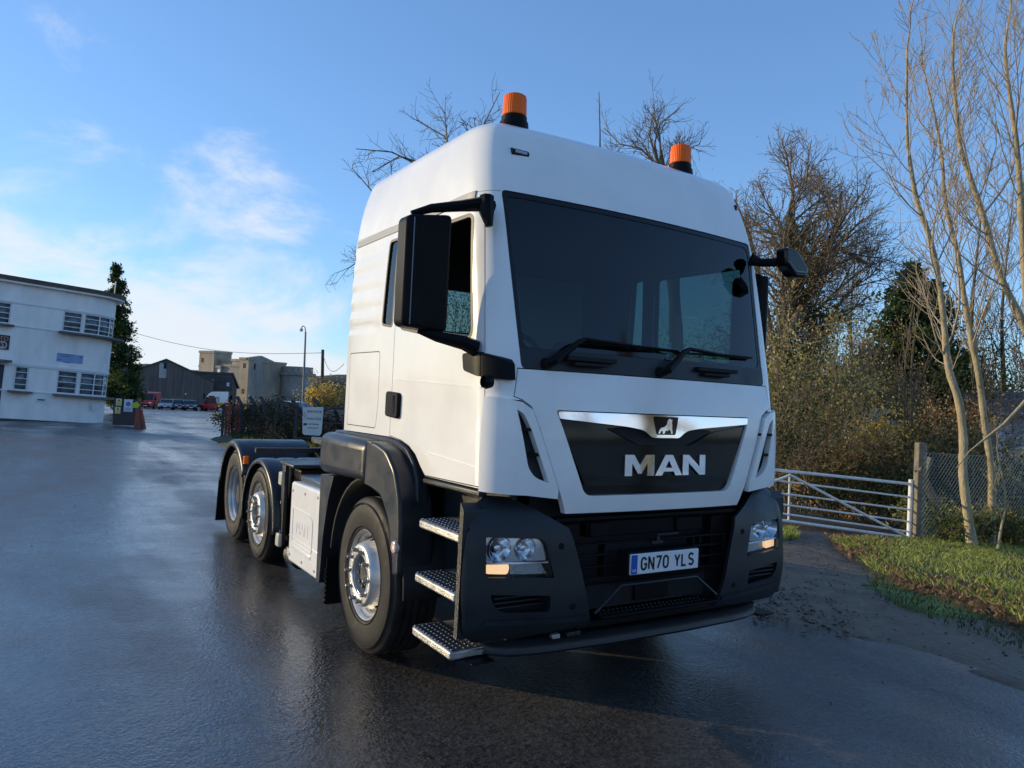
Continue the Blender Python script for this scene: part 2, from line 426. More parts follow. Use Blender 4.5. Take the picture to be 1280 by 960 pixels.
# bottom edge of the side behind the door follows the mudguard; front flap (hood)
body = boolean(body, P([(.12, .9), (2.5, .9), (2.5, 1.405), (1.385, 1.418), (1.2, 1.405), (1.08, 1.38), (.98, 1.335), (.90, 1.265), (.84, 1.222), (.12, 1.232)], -2, 2, 'x'), 'DIFFERENCE')
hood_poly = [(-.974, 1.868), (.974, 1.868), (.985, 1.80), (1.0, 1.715), (.955, 1.70), (.90, 1.665), (.735, 1.25), (.672, 1.10), (-.672, 1.10), (-.735, 1.25), (-.90, 1.665), (-.955, 1.70), (-1.0, 1.715), (-.985, 1.80)]
low = MB().box(-2, 2, -1, 3, .5, 1.868).mesh()
hood = boolean(boolean(body, P(shrink(hood_poly, .006), -.5, .28, 'y'), 'INTERSECT'), MB().box(-1.06, 1.06, -1, .28, 1, 2).mesh(), 'INTERSECT')
grille_poly = rounded([(-.753, 1.656), (.753, 1.656), (.56, 1.20), (-.56, 1.20)], [.02, .02, .05, .05])
hood = boolean(hood, P(grille_poly, -.5, .5, 'y'), 'DIFFERENCE')
tp('hood_panel', hood, m_white)
body = boolean(body, P(hood_poly, -.5, .28, 'y'), 'DIFFERENCE')
# the front corner zone is taken by the wind deflectors
body = boolean(body, P([(-2, .9), (2, .9), (2, 1.70), (-2, 1.70)], -.5, .176, 'y'), 'DIFFERENCE')
tp('cab_body', body, m_white)
thick = boolean(loft(-.022), loft(.02), 'DIFFERENCE')
for sx in (-1, 1):
    cp = [(-1.3, 1.7), (-1.10, 1.712), (-.965, 1.69), (-.905, 1.652), (-.742, 1.24), (-.742, 1.19), (-.93, 1.212), (-1.3, 1.228)]
    cp = [(x*-sx, z) for x, z in cp]
    vp = rounded([(-.996, 1.652), (-.957, 1.630), (-.915, 1.555), (-.802, 1.275), (-.885, 1.303), (-.925, 1.351)], [.004, .02, .02, .004, .03, .03], 3)
    vp = [(x*-sx, z) for x, z in vp]
    c = boolean(thick, P(cp, -.5, .172, 'y'), 'INTERSECT')
    c = boolean(c, P(vp, -.5, .5, 'y'), 'DIFFERENCE')
    o = tp('wind_deflector', c, m_white)
    bx0, bx1 = sorted((sx*.76, sx*1.03))
    tb(MB().box(bx0, bx1, .13, .16, 1.24, 1.68), 'vent_backing', m_dark)
    for z in (1.55, 1.42):
        xx = sorted((sx*(.80+(z-1.28)*.22), sx*(.97)))
        tb(MB().box(xx[0], xx[1], .03, .12, z-.008, z+.008), 'vent_slat', m_black)
def panel(d0, d1, poly, a0, a1, axis, holes=()):
    k0 = panel.cache.get(d0) or loft(d0); panel.cache[d0] = k0
    k1 = panel.cache.get(d1) or loft(d1); panel.cache[d1] = k1
    me = boolean(P(poly, a0, a1, axis), k0, 'INTERSECT')
    me = boolean(me, k1, 'DIFFERENCE')
    for h in holes: me = boolean(me, h, 'DIFFERENCE')
    return me
panel.cache = {}
glass_poly = [(-.945, 1.93), (.945, 1.93), (.996, 2.84), (-.996, 2.84)]
tp('windscreen', panel(.010, .016, shrink(WS, .004), -.5, .75, 'y'), m_glass)
fr_in = rounded([(-.925, 1.978), (.925, 1.978), (.972, 2.81), (-.972, 2.81)], .05)
tp('windscreen_surround', panel(.006, .0095, shrink(WS, .001), -.5, .75, 'y', [P(fr_in, -1, 1, 'y')]), m_gloss)
tp('scuttle_panel', panel(.001, .0055, [(-.95, 1.868), (.95, 1.868), (.955, 1.972), (-.955, 1.972)], -.5, .4, 'y'), m_trim)
# washer/wiper recesses in the scuttle
for x0 in (-.70, .28):
    tb(MB().box(x0, x0+.34, .03, .075, 1.925, 1.95).box(x0+.05, x0+.27, .028, .075, 1.90, 1.917), 'scuttle_slot', m_dark, bevel=.004)
for sx in (-1, 1): seam(door_poly, sx)
seam(hatch, -1, 'hatch_seal')
# side windows, seals
for sx, d in zip((-1, 1), doors):
    o = link_mesh('window_seal', panel(-.001, .03, shrink(win_poly, -.004), sx*.7, sx*2, 'x', [P(shrink(win_poly, .018), -3, 3, 'x')]), m_seal, d)
    if sx > 0:
        link_mesh('door_glass', panel(.012, .016, shrink(win_poly, .01), sx*.7, sx*2, 'x'), m_sideglass, d)
    else:
        link_mesh('door_glass', panel(.012, .016, [(.34, 2.0), (1.3, 2.0), (1.3, 2.13), (.34, 2.035)], sx*.7, sx*2, 'x'), m_sideglass, d)
    tp('quarter_window_seal', panel(-.001, .03, shrink(quart, -.003), sx*.7, sx*2, 'x', [P(shrink(quart, .014), -3, 3, 'x')]), m_seal)
    tp('quarter_window', panel(.010, .014, shrink(quart, .008), sx*.7, sx*2, 'x'), m_sideglass)
    # grey strip along the roof joint
    tp('roof_joint_strip', panel(-.006, .004, [(.425, 2.79), (2.2, 2.775), (2.2, 2.822), (.425, 2.84)], sx*.9, sx*2, 'x'), m_strip)
tp('rear_window', boolean(P(shrink(rearwin, .002), 2.262, 2.268, 'y'), P(rearwin, 2, 2.5, 'y'), 'INTERSECT'), m_sideglass)
# lining
lin = boolean(loft(.05), loft(.058), 'DIFFERENCE')
lin = boolean(lin, P([(x*1.0, z) for x, z in shrink(WS, -.01)], -.5, .75, 'y'), 'DIFFERENCE')
lin = boolean(lin, MB().box(-2, 2, -1, 3, .5, 1.24).mesh(), 'DIFFERENCE')
lin = boolean(lin, MB().box(-2, 2, .4, 3, .5, 1.43).mesh(), 'DIFFERENCE')
lin = boolean(lin, P(rearwin, 2, 2.5, 'y'), 'DIFFERENCE')
lin = boolean(lin, P(quart, -2, 2, 'x'), 'DIFFERENCE')
lin = boolean(lin, P(win_poly, -2, 2, 'x'), 'DIFFERENCE')
tp('cab_lining', lin, m_int)
# interior
tb(MB().prism([(.16, 1.2), (.12, 1.80), (.35, 1.93), (.62, 1.86), (.66, 1.2)], -1.0, 1.0), 'dashboard', m_int, bevel=.03)
tb(MB().tube([(-.55+.22*math.cos(a), .78+.05*math.sin(a), 1.92+.2*math.sin(a)) for a in (i*PI/12 for i in range(24))], .018, 8, closed=True)
   .tube([(-.77, .78, 1.92), (-.55, .74, 1.90), (-.33, .78, 1.92)], .02, 6).tube([(-.55, .74, 1.9), (-.55, .6, 1.75)], .03, 8), 'steering_wheel', m_black)
for x in (-.55, .55):
    s_ = tb(MB().prism([(.95, 1.50), (.93, 1.62), (1.0, 1.66), (1.40, 1.62), (1.5, 2.05), (1.52, 2.16), (1.62, 2.16), (1.66, 2.0), (1.55, 1.5)], x-.26, x+.26), 'seat', m_seat, bevel=.05)
tb(MB().box(-1.02, 1.02, 1.75, 2.2, 1.6, 1.95), 'bunk', m_intl, bevel=.04)
tb(MB().box(.1, 1.03, 2.19, 2.22, 1.9, 2.75), 'glow_curtain', mat('painted_glow_cloth', (.50, .60, .58), .9))  # added cloth; its pale teal stands in for brightness in the windscreen
cone = MB().lathe([(1.915, .055), (1.925, .055), (1.93, .032), (2.11, .010), (2.11, .001)], 16, 'z', (.33, .34, 0))
tb(cone, 'dashboard_ornament', m_plate, label='small white cone standing on the dashboard')
# ------------------------------------------------------------ front: grille, badge, bumper
def ycab(x, z, d=0): return ip(CF, z)+d + .055*(x/.95)**2
def front_poly(name, poly, d, th, m, parent=None, step=.04, ang=35, yf=ycab, label=None):
    """a flat outline in (x,z) laid on the front surface with real thickness"""
    bm = bmesh.new(); vs = [bm.verts.new((x, 0, z)) for x, z in poly]; bm.faces.new(vs)
    xs = [p[0] for p in poly]; zs = [p[1] for p in poly]
    for k in range(int(math.floor(min(xs)/step)), int(max(xs)/step)+2):
        bmesh.ops.bisect_plane(bm, geom=bm.verts[:]+bm.edges[:]+bm.faces[:], plane_co=(k*step+.0007, 0, 0), plane_no=(1, 0, 0))
    for k in range(int(math.floor(min(zs)/step)), int(max(zs)/step)+2):
        bmesh.ops.bisect_plane(bm, geom=bm.verts[:]+bm.edges[:]+bm.faces[:], plane_co=(0, 0, k*step+.0007), plane_no=(0, 0, 1))
    bmesh.ops.recalc_face_normals(bm, faces=bm.faces)
    for f in bm.faces:
        if f.normal.y > 0: f.normal_flip()
    r_ = bmesh.ops.extrude_face_region(bm, geom=bm.faces[:])
    new = [v for v in r_['geom'] if isinstance(v, bmesh.types.BMVert)]
    ns = set(new)
    for v in bm.verts:
        v.co.y = yf(v.co.x, v.co.z) + d + (0 if v in ns else th)
    bmesh.ops.recalc_face_normals(bm, faces=bm.faces)
    me = bpy.data.meshes.new(name); bm.to_mesh(me); bm.free()
    o = link_mesh(name, me, m, parent, ang)
    if parent is None: tpar(o)
    if label: o['label'] = label
    return o
gp = front_poly('grille_panel', shrink(grille_poly, .004), .03, .02, m_gloss)
front_poly('grille_insert', rounded([(-.725, 1.60), (-.40, 1.555), (-.20, 1.472), (.20, 1.472), (.40, 1.555), (.725, 1.60), (.555, 1.255), (-.555, 1.255)], [.01, .05, .03, .03, .05, .01, .02, .02]), .014, .014, m_gloss)
front_poly('grille_mesh', rounded([(-.41, 1.565), (-.19, 1.478), (.19, 1.478), (.41, 1.565), (.2, 1.585), (-.2, 1.585)], .02), .022, .006, mat('mesh_black', (.015, .015, .016), .5, bump=.8, bscale=300))
front_poly('chrome_trim', rounded([(-.742, 1.650), (.742, 1.650), (.733, 1.612), (.27, 1.578), (.165, 1.562), (.105, 1.520), (-.105, 1.520), (-.165, 1.562), (-.27, 1.578), (-.733, 1.612)],
           [.008, .008, .01, .05, .03, .02, .02, .03, .05, .01]), -.002, .016, m_chrome)
bd = front_poly('badge_plate', rounded([(-.098, 1.642), (.098, 1.642), (.072, 1.538), (-.072, 1.538)], .012), -.005, .005, m_gloss)
# four-legged animal emblem, a raised silhouette
lion = [(-.060, .0), (-.052, .018), (-.040, .030), (-.018, .034), (.000, .048), (.004, .064), (.012, .076), (.022, .080), (.030, .076), (.040, .072), (.036, .060),
        (.038, .046), (.036, .030), (.040, .000), (.028, .000), (.026, .012), (.018, .022), (.004, .014), (-.010, .016), (-.018, .0), (-.032, .0), (-.026, .010), (-.040, .014), (-.048, .0)]
front_poly('badge_emblem', [(x*1.12, 1.546+z*1.08) for x, z in lion], -.009, .006, m_chrome, step=.5)
# raised lettering M A N
def LTR(poly, x0, w_, z0=1.305, h=.118, name='badge_letter'):
    return front_poly(name, [(x0+x*w_, z0+z*h) for x, z in poly], .000, .014, m_chrome, step=.5)
Mp = [(0, 0), (0, 1), (.30, 1), (.5, .52), (.70, 1), (1, 1), (1, 0), (.76, 0), (.76, .60), (.56, .10), (.44, .10), (.24, .60), (.24, 0)]
Np = [(0, 0), (0, 1), (.27, 1), (.74, .40), (.74, 1), (1, 1), (1, 0), (.74, 0), (.26, .60), (.26, 0)]
LTR(Mp, -.298, .215); LTR(Np, .142, .192)
Aout = [(0, 0), (.36, 1), (.64, 1), (1, 0), (.75, 0), (.685, .19), (.315, .19), (.25, 0)]
Ah = [(.375, .37), (.625, .37), (.5, .74)]
a_ = [(-.075+x*.212, 1.305+z*.118) for x, z in [(0, 0), (.36, 1), (.5, 1), (.5, .74), (.375, .37), (.5, .37), (.5, .19), (.315, .19), (.25, 0)]]
b_ = [(-.075+x*.212, 1.305+z*.118) for x, z in [(.5, 1), (.64, 1), (1, 0), (.75, 0), (.685, .19), (.5, .19), (.5, .37), (.625, .37), (.5, .74)]]
def two_poly(name, A, B, d, th, m):
    o1 = front_poly(name, A, d, th, m, step=.5); o2 = front_poly(name, B, d, th, m, step=.5)
    me = join_meshes([o1.data, o2.data]); me.materials.append(m); o1.data = me; bpy.data.objects.remove(o2); return o1
two_poly('badge_letter', a_, b_, .000, .014, m_chrome)

# bumper: its own loft, wider than the cab
def yb(z): return ip([(.40, .10), (.46, .045), (.52, .0), (.60, -.015), (.85, -.010), (1.0, .005), (1.10, .04), (1.17, .085), (1.22, .13)], z)
def bring(z, d):
    wv = ip([(.42, 1.19), (.5, 1.235), (.6, 1.25), (1.0, 1.25), (1.12, 1.235), (1.22, 1.16)], z)-d
    h = []; rx, ry = .13, .15; xc = wv-rx; y0 = yb(z)+d
    for i in range(16):
        x = xc*i/16; h.append((-x, y0+.035*(x/1.1)**2+.035*(max(0, x-.6)/.5)**2))
    yc = y0+.035*(xc/1.1)**2+.035*(max(0, xc-.6)/.5)**2
    for i in range(10):
        t = i/9*PI/2; h.append((-(xc+rx*math.sin(t)), yc+ry*(1-math.cos(t))))
    h.append((-wv, .6)); h.append((0, .6))
    return [(x, y, z) for x, y in h]+[(-x, y, z) for x, y in h[-2:0:-1]]
def bloft(d):
    zs = [.42+d]+list(np.arange(.45, 1.21, .03))+[1.22-d*.5]
    rings = [bring(z, d) for z in zs]; n = len(rings[0]); vs = [p for r_ in rings for p in r_]; fs = []
    for i in range(len(rings)-1):
        for j in range(n): fs.append((i*n+j, i*n+(j+1) % n, (i+1)*n+(j+1) % n, (i+1)*n+j))
    fs.append(tuple(range(n))[::-1]); fs.append(tuple((len(rings)-1)*n+j for j in range(n)))
    return MB().add(vs, fs).mesh('bl')
b0 = boolean(bloft(0), bloft(.025), 'DIFFERENCE')
def ybump(x, z, d=0):
    ax = abs(x); y = yb(z)+.035*(ax/1.1)**2+.035*(max(0, ax-.6)/.5)**2
    if ax > 1.12: t = min(1, (ax-1.12)/.13); y += .15*(1-math.sqrt(max(0, 1-t*t)))
    return y+d
for sx in (-1, 1):
    mir = lambda pl: [(x*-sx, z) for x, z in pl]
    cp = mir([(-1.4, 1.10), (-1.24, 1.165), (-1.17, 1.205), (-.95, 1.185), (-.85, 1.14), (-.645, 1.03), (-.60, .90), (-.485, .50), (-1.2, .455), (-1.4, .5)])
    c = boolean(b0, P(cp, -.3, .6, 'y'), 'INTERSECT')
    # rear edge of the wrap-round leans
    c = boolean(c, P([(.155, .3), (.115, .6), (.125, 1.0), (.2, 1.3), (1, 1.3), (1, .3)], -2, 2, 'x'), 'DIFFERENCE')
    hl = mir(rounded([(-1.125, 1.0), (-.80, .982), (-.775, .90), (-.745, .79), (-.745, .780), (-1.125, .80)], [.01, .06, .02, .01, .01, .02]))
    vt = mir(rounded([(-1.10, .715), (-.765, .690), (-.76, .605), (-1.03, .62), (-1.08, .655)], [.01, .01, .02, .03, .04]))
    c = boolean(c, P(hl, -.5, .6, 'y'), 'DIFFERENCE')
    c = boolean(c, P(vt, -.5, .6, 'y'), 'DIFFERENCE')
    bc = tp('bumper_corner', c, m_trim)
    xs = sorted((sx*.74, sx*1.12))
    for z in (.64, .665, .69):
        x2 = sorted((sx*.775, sx*(1.075)))
        tb(MB().box(x2[0], x2[1], .055, .09, z-.006, z+.004), 'vent_slat', m_trim, bevel=.003)
    tb(MB().box(xs[0], xs[1], .10, .11, .60, .72), 'vent_backing', m_dark)
    # lower lip catching the sky
    # headlight: housing, two reflectors, indicator, lens
    h_ = front_poly('headlight', mir([(-1.125, 1.0), (-.80, .982), (-.775, .90), (-.745, .780), (-1.125, .80)]), .085, .01, mat('lamp_housing', (.10, .11, .12), .3, metal=.6), yf=ybump)
    bz_ = front_poly('lamp_bezel', mir(rounded([(-1.122, .996), (-.803, .978), (-.780, .90), (-.778, .868), (-1.122, .872)], [.01, .05, .02, .01, .01])), .026, .004, mat('lamp_silver', (.42, .44, .47), .22, metal=.9), h_, yf=ybump)
    bme = bz_.data
    for (cx_, cz, rr) in ((-1.040, .934, .060), (-.898, .930, .052)):
        bme = boolean(bme, MB().lathe([(-.3, rr), (.3, rr)], 28, 'y', (cx_*-sx, 0, cz), caps=True).mesh(), 'DIFFERENCE')
    bz_.data = bme
    for (cx_, cz, rr) in ((-1.040, .934, .062), (-.898, .930, .054)):
        cy_ = ybump(cx_, cz)+.016
        mb = MB().lathe([(.075, .006), (.060, rr*.45), (.035, rr*.8), (.012, rr), (.008, rr*1.05), (.02, rr*1.08)], 28, 'y', (cx_*-sx, cy_, cz))
        mb.build('reflector', m_refl, h_, 50)
        MB().lathe([(.030, .001), (.028, .013), (.032, .018), (.065, .018)], 14, 'y', (cx_*-sx, cy_, cz)).build('bulb', m_chrome, h_, 50)
        MB().lathe([(.006, rr*1.03), (.002, rr*1.10), (.012, rr*1.14)], 28, 'y', (cx_*-sx, cy_, cz)).build('bezel', m_chrome, h_, 50)
    q = sorted((sx*.995, sx*1.105))
    front_poly('indicator_lamp', mir(rounded([(-1.108, .862), (-.99, .858), (-.985, .835), (-.995, .805), (-1.108, .812)], [.01, .01, .02, .02, .01])), .03, .02, m_ind, h_, yf=ybump)
    front_poly('side_reflector', mir([(-.975, .858), (-.80, .855), (-.765, .795), (-.975, .803)]), .04, .01, mat('clear_reflector', (.30, .32, .34), .18, metal=.9, bump=.3, bscale=120), h_, yf=ybump)
    front_poly('divider', mir([(-1.115, .872), (-.775, .864), (-.773, .855), (-1.115, .862)]), .012, .02, m_chrome, h_, yf=ybump)
    front_poly('inner_reflector', mir([(-.80, .97), (-.785, .92), (-.775, .875), (-.83, .875), (-.815, .93)]), .03, .01, m_refl, h_, yf=ybump)
    front_poly('lens', mir(rounded([(-1.122, .997), (-.802, .979), (-.778, .90), (-.750, .785), (-1.122, .803)], [.01, .055, .02, .02, .02])), .004, .003, m_lens, h_, yf=ybump)
    for bx_, bz in ((-1.19, 1.03), (-1.185, .66), (-.70, .94), (-.62, .62), (-.80, .60)):
        yy = ybump(bx_, bz)
        if abs(bx_) > 1.1:
            tb(MB().lathe([(-.004, .008), (-.004, .016), (.0, .018), (.01, .02)], 14, 'y', (bx_*-sx, yy, bz)), 'bumper_bolt', m_black)
        elif bz != .60:
            tb(MB().lathe([(-.003, .001), (-.003, .016), (.0, .018), (.01, .02)], 14, 'y', (bx_*-sx, yy, bz)), 'bumper_plug', m_black)
    # moulded lower sill of the corner
    lip = mir([(-1.12, .585), (-.52, .56), (-.515, .535), (-1.14, .56)])
    front_poly('bumper_lip', lip, -.012, .03, m_trim, yf=ybump)
# centre grille opening: dark cooler, bars, frame
tb(MB().box(-.80, .80, .19, .23, .45, 1.25), 'radiator_backing', mat('radiator', (.010, .011, .013), .6, bump=.5, bscale=200))
def barx(z, y, x0, x1, t, nm='grille_bar', m=m_black, dy=.03): return tb(MB().box(x0, x1, y, y+dy, z-t/2, z+t/2), nm, m, bevel=.004)
barx(1.065, .07, -.70, .70, .022, dy=.05)
for z in (.925, .865, .80, .735): barx(z, .055, -.63, .63, .012)
for x in (-.60, -.36, .33, .385, .60): tb(MB().box(x-.005, x+.005, .06, .12, .73, .93), 'grille_upright', m_black, bevel=.002)
tb(MB().box(-.45, .45, .12, .18, .95, 1.04).box(-.44, -.30, .10, .12, .955, 1.035).box(.22, .44, .10, .12, .955, 1.035), 'condenser', m_black, bevel=.006)
tb(MB().box(-.05, .04, .02, .05, .905, .925).box(-.012, .012, .02, .04, .92, .965).box(-.012, .16, .02, .035, .952, .966), 'flap_catch', m_trim, bevel=.004)
for sx in (-1, 1):
    xs = sorted((sx*.52, sx*.66))
    tb(MB().prism([(xs[0], 1.03), (xs[1], 1.04), (xs[1], .72), (xs[0], .72)], .10, .14, 'y'), 'grille_side_panel', m_black, bevel=.004)
fr = [(-.47, .565), (-.29, .700), (.29, .700), (.47, .575)]
tb(MB().tube([(x, -.005, z) for x, z in fr], .009, 8), 'recess_frame', m_trim)
tb(MB().bar((-.44, -.015, .545), (.44, -.015, .545), .045, .012).box(-.42, .42, 0, .16, .535, .543), 'front_footplate', m_black, bevel=.003)
st = MB()
for i in range(26):
    for j in range(2):
        st.lathe([(.543, .007), (.549, .005), (.55, .001)], 6, 'z', (-.40+i*.032, .03+j*.05, 0))
tag(tb(st, 'footplate_studs', m_trim), kind='stuff')
tb(MB().box(-.46, .46, .09, .10, .56, .69), 'recess_back', m_dark)
tb(MB().box(-.12, .14, .07, .09, .58, .68), 'tow_cover', m_black, bevel=.006)
tb(MB().box(-.56, .56, .03, .2, .475, .515), 'lower_crossbar', m_black, bevel=.01)
for x, s_ in ((-.60, .03), (-.70, .025), (-.56, .02)):
    tb(MB().box(x-s_, x+s_, .02, .05, .452, .475), 'bracket', m_alu if x == -.70 else m_frame, bevel=.003)
# number plate
np_ = tb(MB().box(-.262, .262, -.045, -.030, .762, .876), 'number_plate', m_plate, bevel=.004)
np_['label'] = 'white number plate reading GN70 YLS'
tb(MB().box(-.27, .27, -.030, .06, .752, .884), 'plate_holder', m_black, bevel=.005)
MB().box(-.2595, -.215, -.0462, -.045, .766, .872).build('plate_band', m_pblue, np_)
for t_ in ('G', 'N'): pass
def stroke_glyph(pts, x, z, w_, h, t):
    """strokes as flat bars with mitred joins; pts: list of polylines in 0..1"""
    mb = MB()
    for pl in pts:
        P3 = [Vector((x+a*(w_), 0, z+b*h)) for a, b in pl]
        n = len(P3); closed = (P3[0]-P3[-1]).length < 1e-5
        if closed: P3 = P3[:-1]; n -= 1
        L_ = []; 
        for i in range(n):
            if closed: d0 = (P3[i]-P3[i-1]).normalized(); d1 = (P3[(i+1) % n]-P3[i]).normalized()
            else:
                d1 = (P3[min(i+1, n-1)]-P3[min(i, n-2)]).normalized(); d0 = (P3[max(i, 1)]-P3[max(i-1, 0)]).normalized()
            n0 = Vector((-d0.z, 0, d0.x)); n1_ = Vector((-d1.z, 0, d1.x)); m_ = (n0+n1_)
            m_ = m_/max(.35, m_.dot(n0)); L_.append((P3[i]+m_*t/2, P3[i]-m_*t/2))
        for i in range(n if closed else n-1):
            a, b = L_[i]; c, d = L_[(i+1) % n]
            vs = [a, b, d, c]; mb.add([(v.x, -.0464, v.z) for v in vs]+[(v.x, -.0449, v.z) for v in vs],
                                     [(0, 1, 2, 3), (7, 6, 5, 4), (0, 4, 5, 1), (1, 5, 6, 2), (2, 6, 7, 3), (3, 7, 4, 0)])
    return mb
def arc_(cx_, cz, rx_, rz, a0, a1, n=6): return [(cx_+rx_*math.cos(R(a0+(a1-a0)*i/n)), cz+rz*math.sin(R(a0+(a1-a0)*i/n))) for i in range(n+1)]
GL = {
 'G': [arc_(.5, .68, .5, .32, 20, 180)+arc_(.5, .30, .5, .30, 180, 360)+[(1, .46), (.55, .46)]],
 'N': [[(0, 0), (0, 1), (.02, 1), (.98, 0), (1, 0), (1, 1)]],
 '7': [[(0, 1), (1, 1), (.36, 0)]],
 '0': [arc_(.5, .70, .5, .30, 0, 180)+arc_(.5, .30, .5, .30, 180, 360)+[(1, .70)]],
 'Y': [[(0, 1), (.5, .46), (1, 1)], [(.5, .5), (.5, 0)]],
 'L': [[(0, 1), (0, 0), (1, 0)]],
 'S': [arc_(.5, .755, .5, .245, 25, 250, 8)+arc_(.5, .255, .5, .245, 70, -155, 8)],
}
xx = -.190
for ch in 'GN70 YLS':
    if ch == ' ': xx += .034; continue
    wv = .037 if ch != 'L' else .033
    stroke_glyph(GL[ch], xx+.006, .787, wv-.002, .065, .0125).build('plate_letter', m_ink, np_, None)
    xx += .0555
text_obj('plate_letter', 'GB', .022, m_plate, np_, Matrix.Translation((-.237, -.0466, .785)) @ Matrix.Rotation(PI/2, 4, 'X'), depth=.0003)
# lower black spoiler
sp = MB()
def spring(z, d, y0): 
    return [(-1.07+d, .34, z), (-1.07+d, .22+y0, z), (-1.035+d, .13+y0, z), (-.96, .075+y0, z), (-.85, .040+y0, z), (-.7, .02+y0, z), (-.3, .0+y0, z), (0, -.002+y0, z)]
def fullr(h): return h+[(-x, y, z) for x, y, z in h[-2::-1]]
rows = [fullr(spring(z, d, y0+.045)) for z, d, y0 in ((.450, .03, .05), (.447, .0, .0), (.437, -.01, -.012), (.425, .0, -.002), (.400, .0, .0), (.378, -.01, -.012), (.362, .01, .0), (.358, .04, .05))]
nn = len(rows[0]); vs = [p for r_ in rows for p in r_]
fs = [(i*nn+j, i*nn+j+1, (i+1)*nn+j+1, (i+1)*nn+j) for i in range(len(rows)-1) for j in range(nn-1)]
o = tb(MB().add(vs, fs), 'lower_spoiler', m_trim, ang=45)
so_ = o.modifiers.new('solid', 'SOLIDIFY'); so_.thickness = .01
tb(MB().box(-.95, .95, .12, .34, .40, .50), 'dark_gap_filler', m_dark)  # dark filler box added to close the light strip between spoiler and bumper
# wipers
def wiper(px_, pz, ex, ez, b0x, b1x, bz0, bz1):
    def yy(x, z): return ycab(x, z)-.03
    a = [(px_, yy(px_, pz)+.02, pz), (px_+.02, yy(px_, pz)-.02, pz+.02), (ex-.05, yy(ex, ez)-.025, ez-.02), (ex, yy(ex, ez)-.02, ez)]
    m = MB().tube(a, [.026, .024, .016, .013], 8)
    m.lathe([(-.03, .001), (-.03, .02), (0, .035), (.04, .04)], 16, 'y', (px_, ycab(px_, pz), pz))
    o = tb(m, 'wiper', m_black)
    m2 = MB().tube([(ex, yy(ex, ez)-.022, ez), ((b0x+b1x)/2, yy((b0x+b1x)/2, (bz0+bz1)/2)-.01, (bz0+bz1)/2), (b1x, yy(b1x, bz1)+.01, bz1)], [.013, .010, .005], 6)
    n = 10
    for i in range(n):
        xa, xb = b0x+(b1x-b0x)*i/n, b0x+(b1x-b0x)*(i+1)/n; za, zb = bz0+(bz1-bz0)*i/n, bz0+(bz1-bz0)*(i+1)/n
        m2.bar((xa, yy(xa, za)+.02, za-.005), (xb, yy(xb, zb)+.02, zb-.005), .02, .012)
    m2.build('wiper_blade', m_black, o)
wiper(-.80, 1.895, -.575, 2.045, -.60, .13, 2.035, 2.035)
wiper(-.02, 1.895, .20, 2.05, .10, .83, 2.03, 2.045)
# roof: beacons, marker lamps, aerial
for x in (-.70, .70):
    b = tb(MB().lathe([(3.30, .11), (3.335, .105), (3.34, .092), (3.385, .088), (3.39, .080), (3.42, .078), (3.425, .072)], 32, 'z', (x, .70, 0), caps=True), 'beacon', m_black, ang=40)
    pr = []
    L_ = MB(); n = 72; vs = []; zs = [(3.425, .070), (3.43, .073), (3.53, .070), (3.548, .066), (3.555, .055), (3.557, .001)]
    for k, (z, r_) in enumerate(zs):
        for j in range(n):
            t = 2*PI*j/n; rr = r_+(.0016 if j % 2 and k < 4 else 0); vs.append((x+rr*math.cos(t), .70+rr*math.sin(t), z))
    L_.add(vs, [(i*n+j, i*n+(j+1) % n, (i+1)*n+(j+1) % n, (i+1)*n+j) for i in range(len(zs)-1) for j in range(n)])
    L_.build('beacon_lens', m_amber, b, 15)
for x in (-.845, .955):
    yy = .43
    y_ = ip(CF, 3.09)+.055*(x/.95)**2
    s_ = MB().tube([(x-.055, y_+.008, 3.09), (x+.055, y_+.008, 3.09)], .022, 10)
    if x > 0: s_ = MB().tube([(x-.02, y_+.005, 3.10), (x+.05, y_+.045, 3.075)], .022, 10)
    o = tb(s_, 'marker_lamp', m_gloss)
    if x < 0: MB().tube([(x-.04, y_-.010, 3.092), (x+.04, y_-.010, 3.092)], .008, 8).build('lens', m_refl, o)
tb(MB().lathe([(3.36, .03), (3.40, .016), (3.43, .008)], 12, 'z', (.05, .80, 0)).tube([(.05, .80, 3.42), (.045, .80, 3.52), (.02, .80, 3.80)], [.006, .005, .0025], 6), 'aerial', m_black)
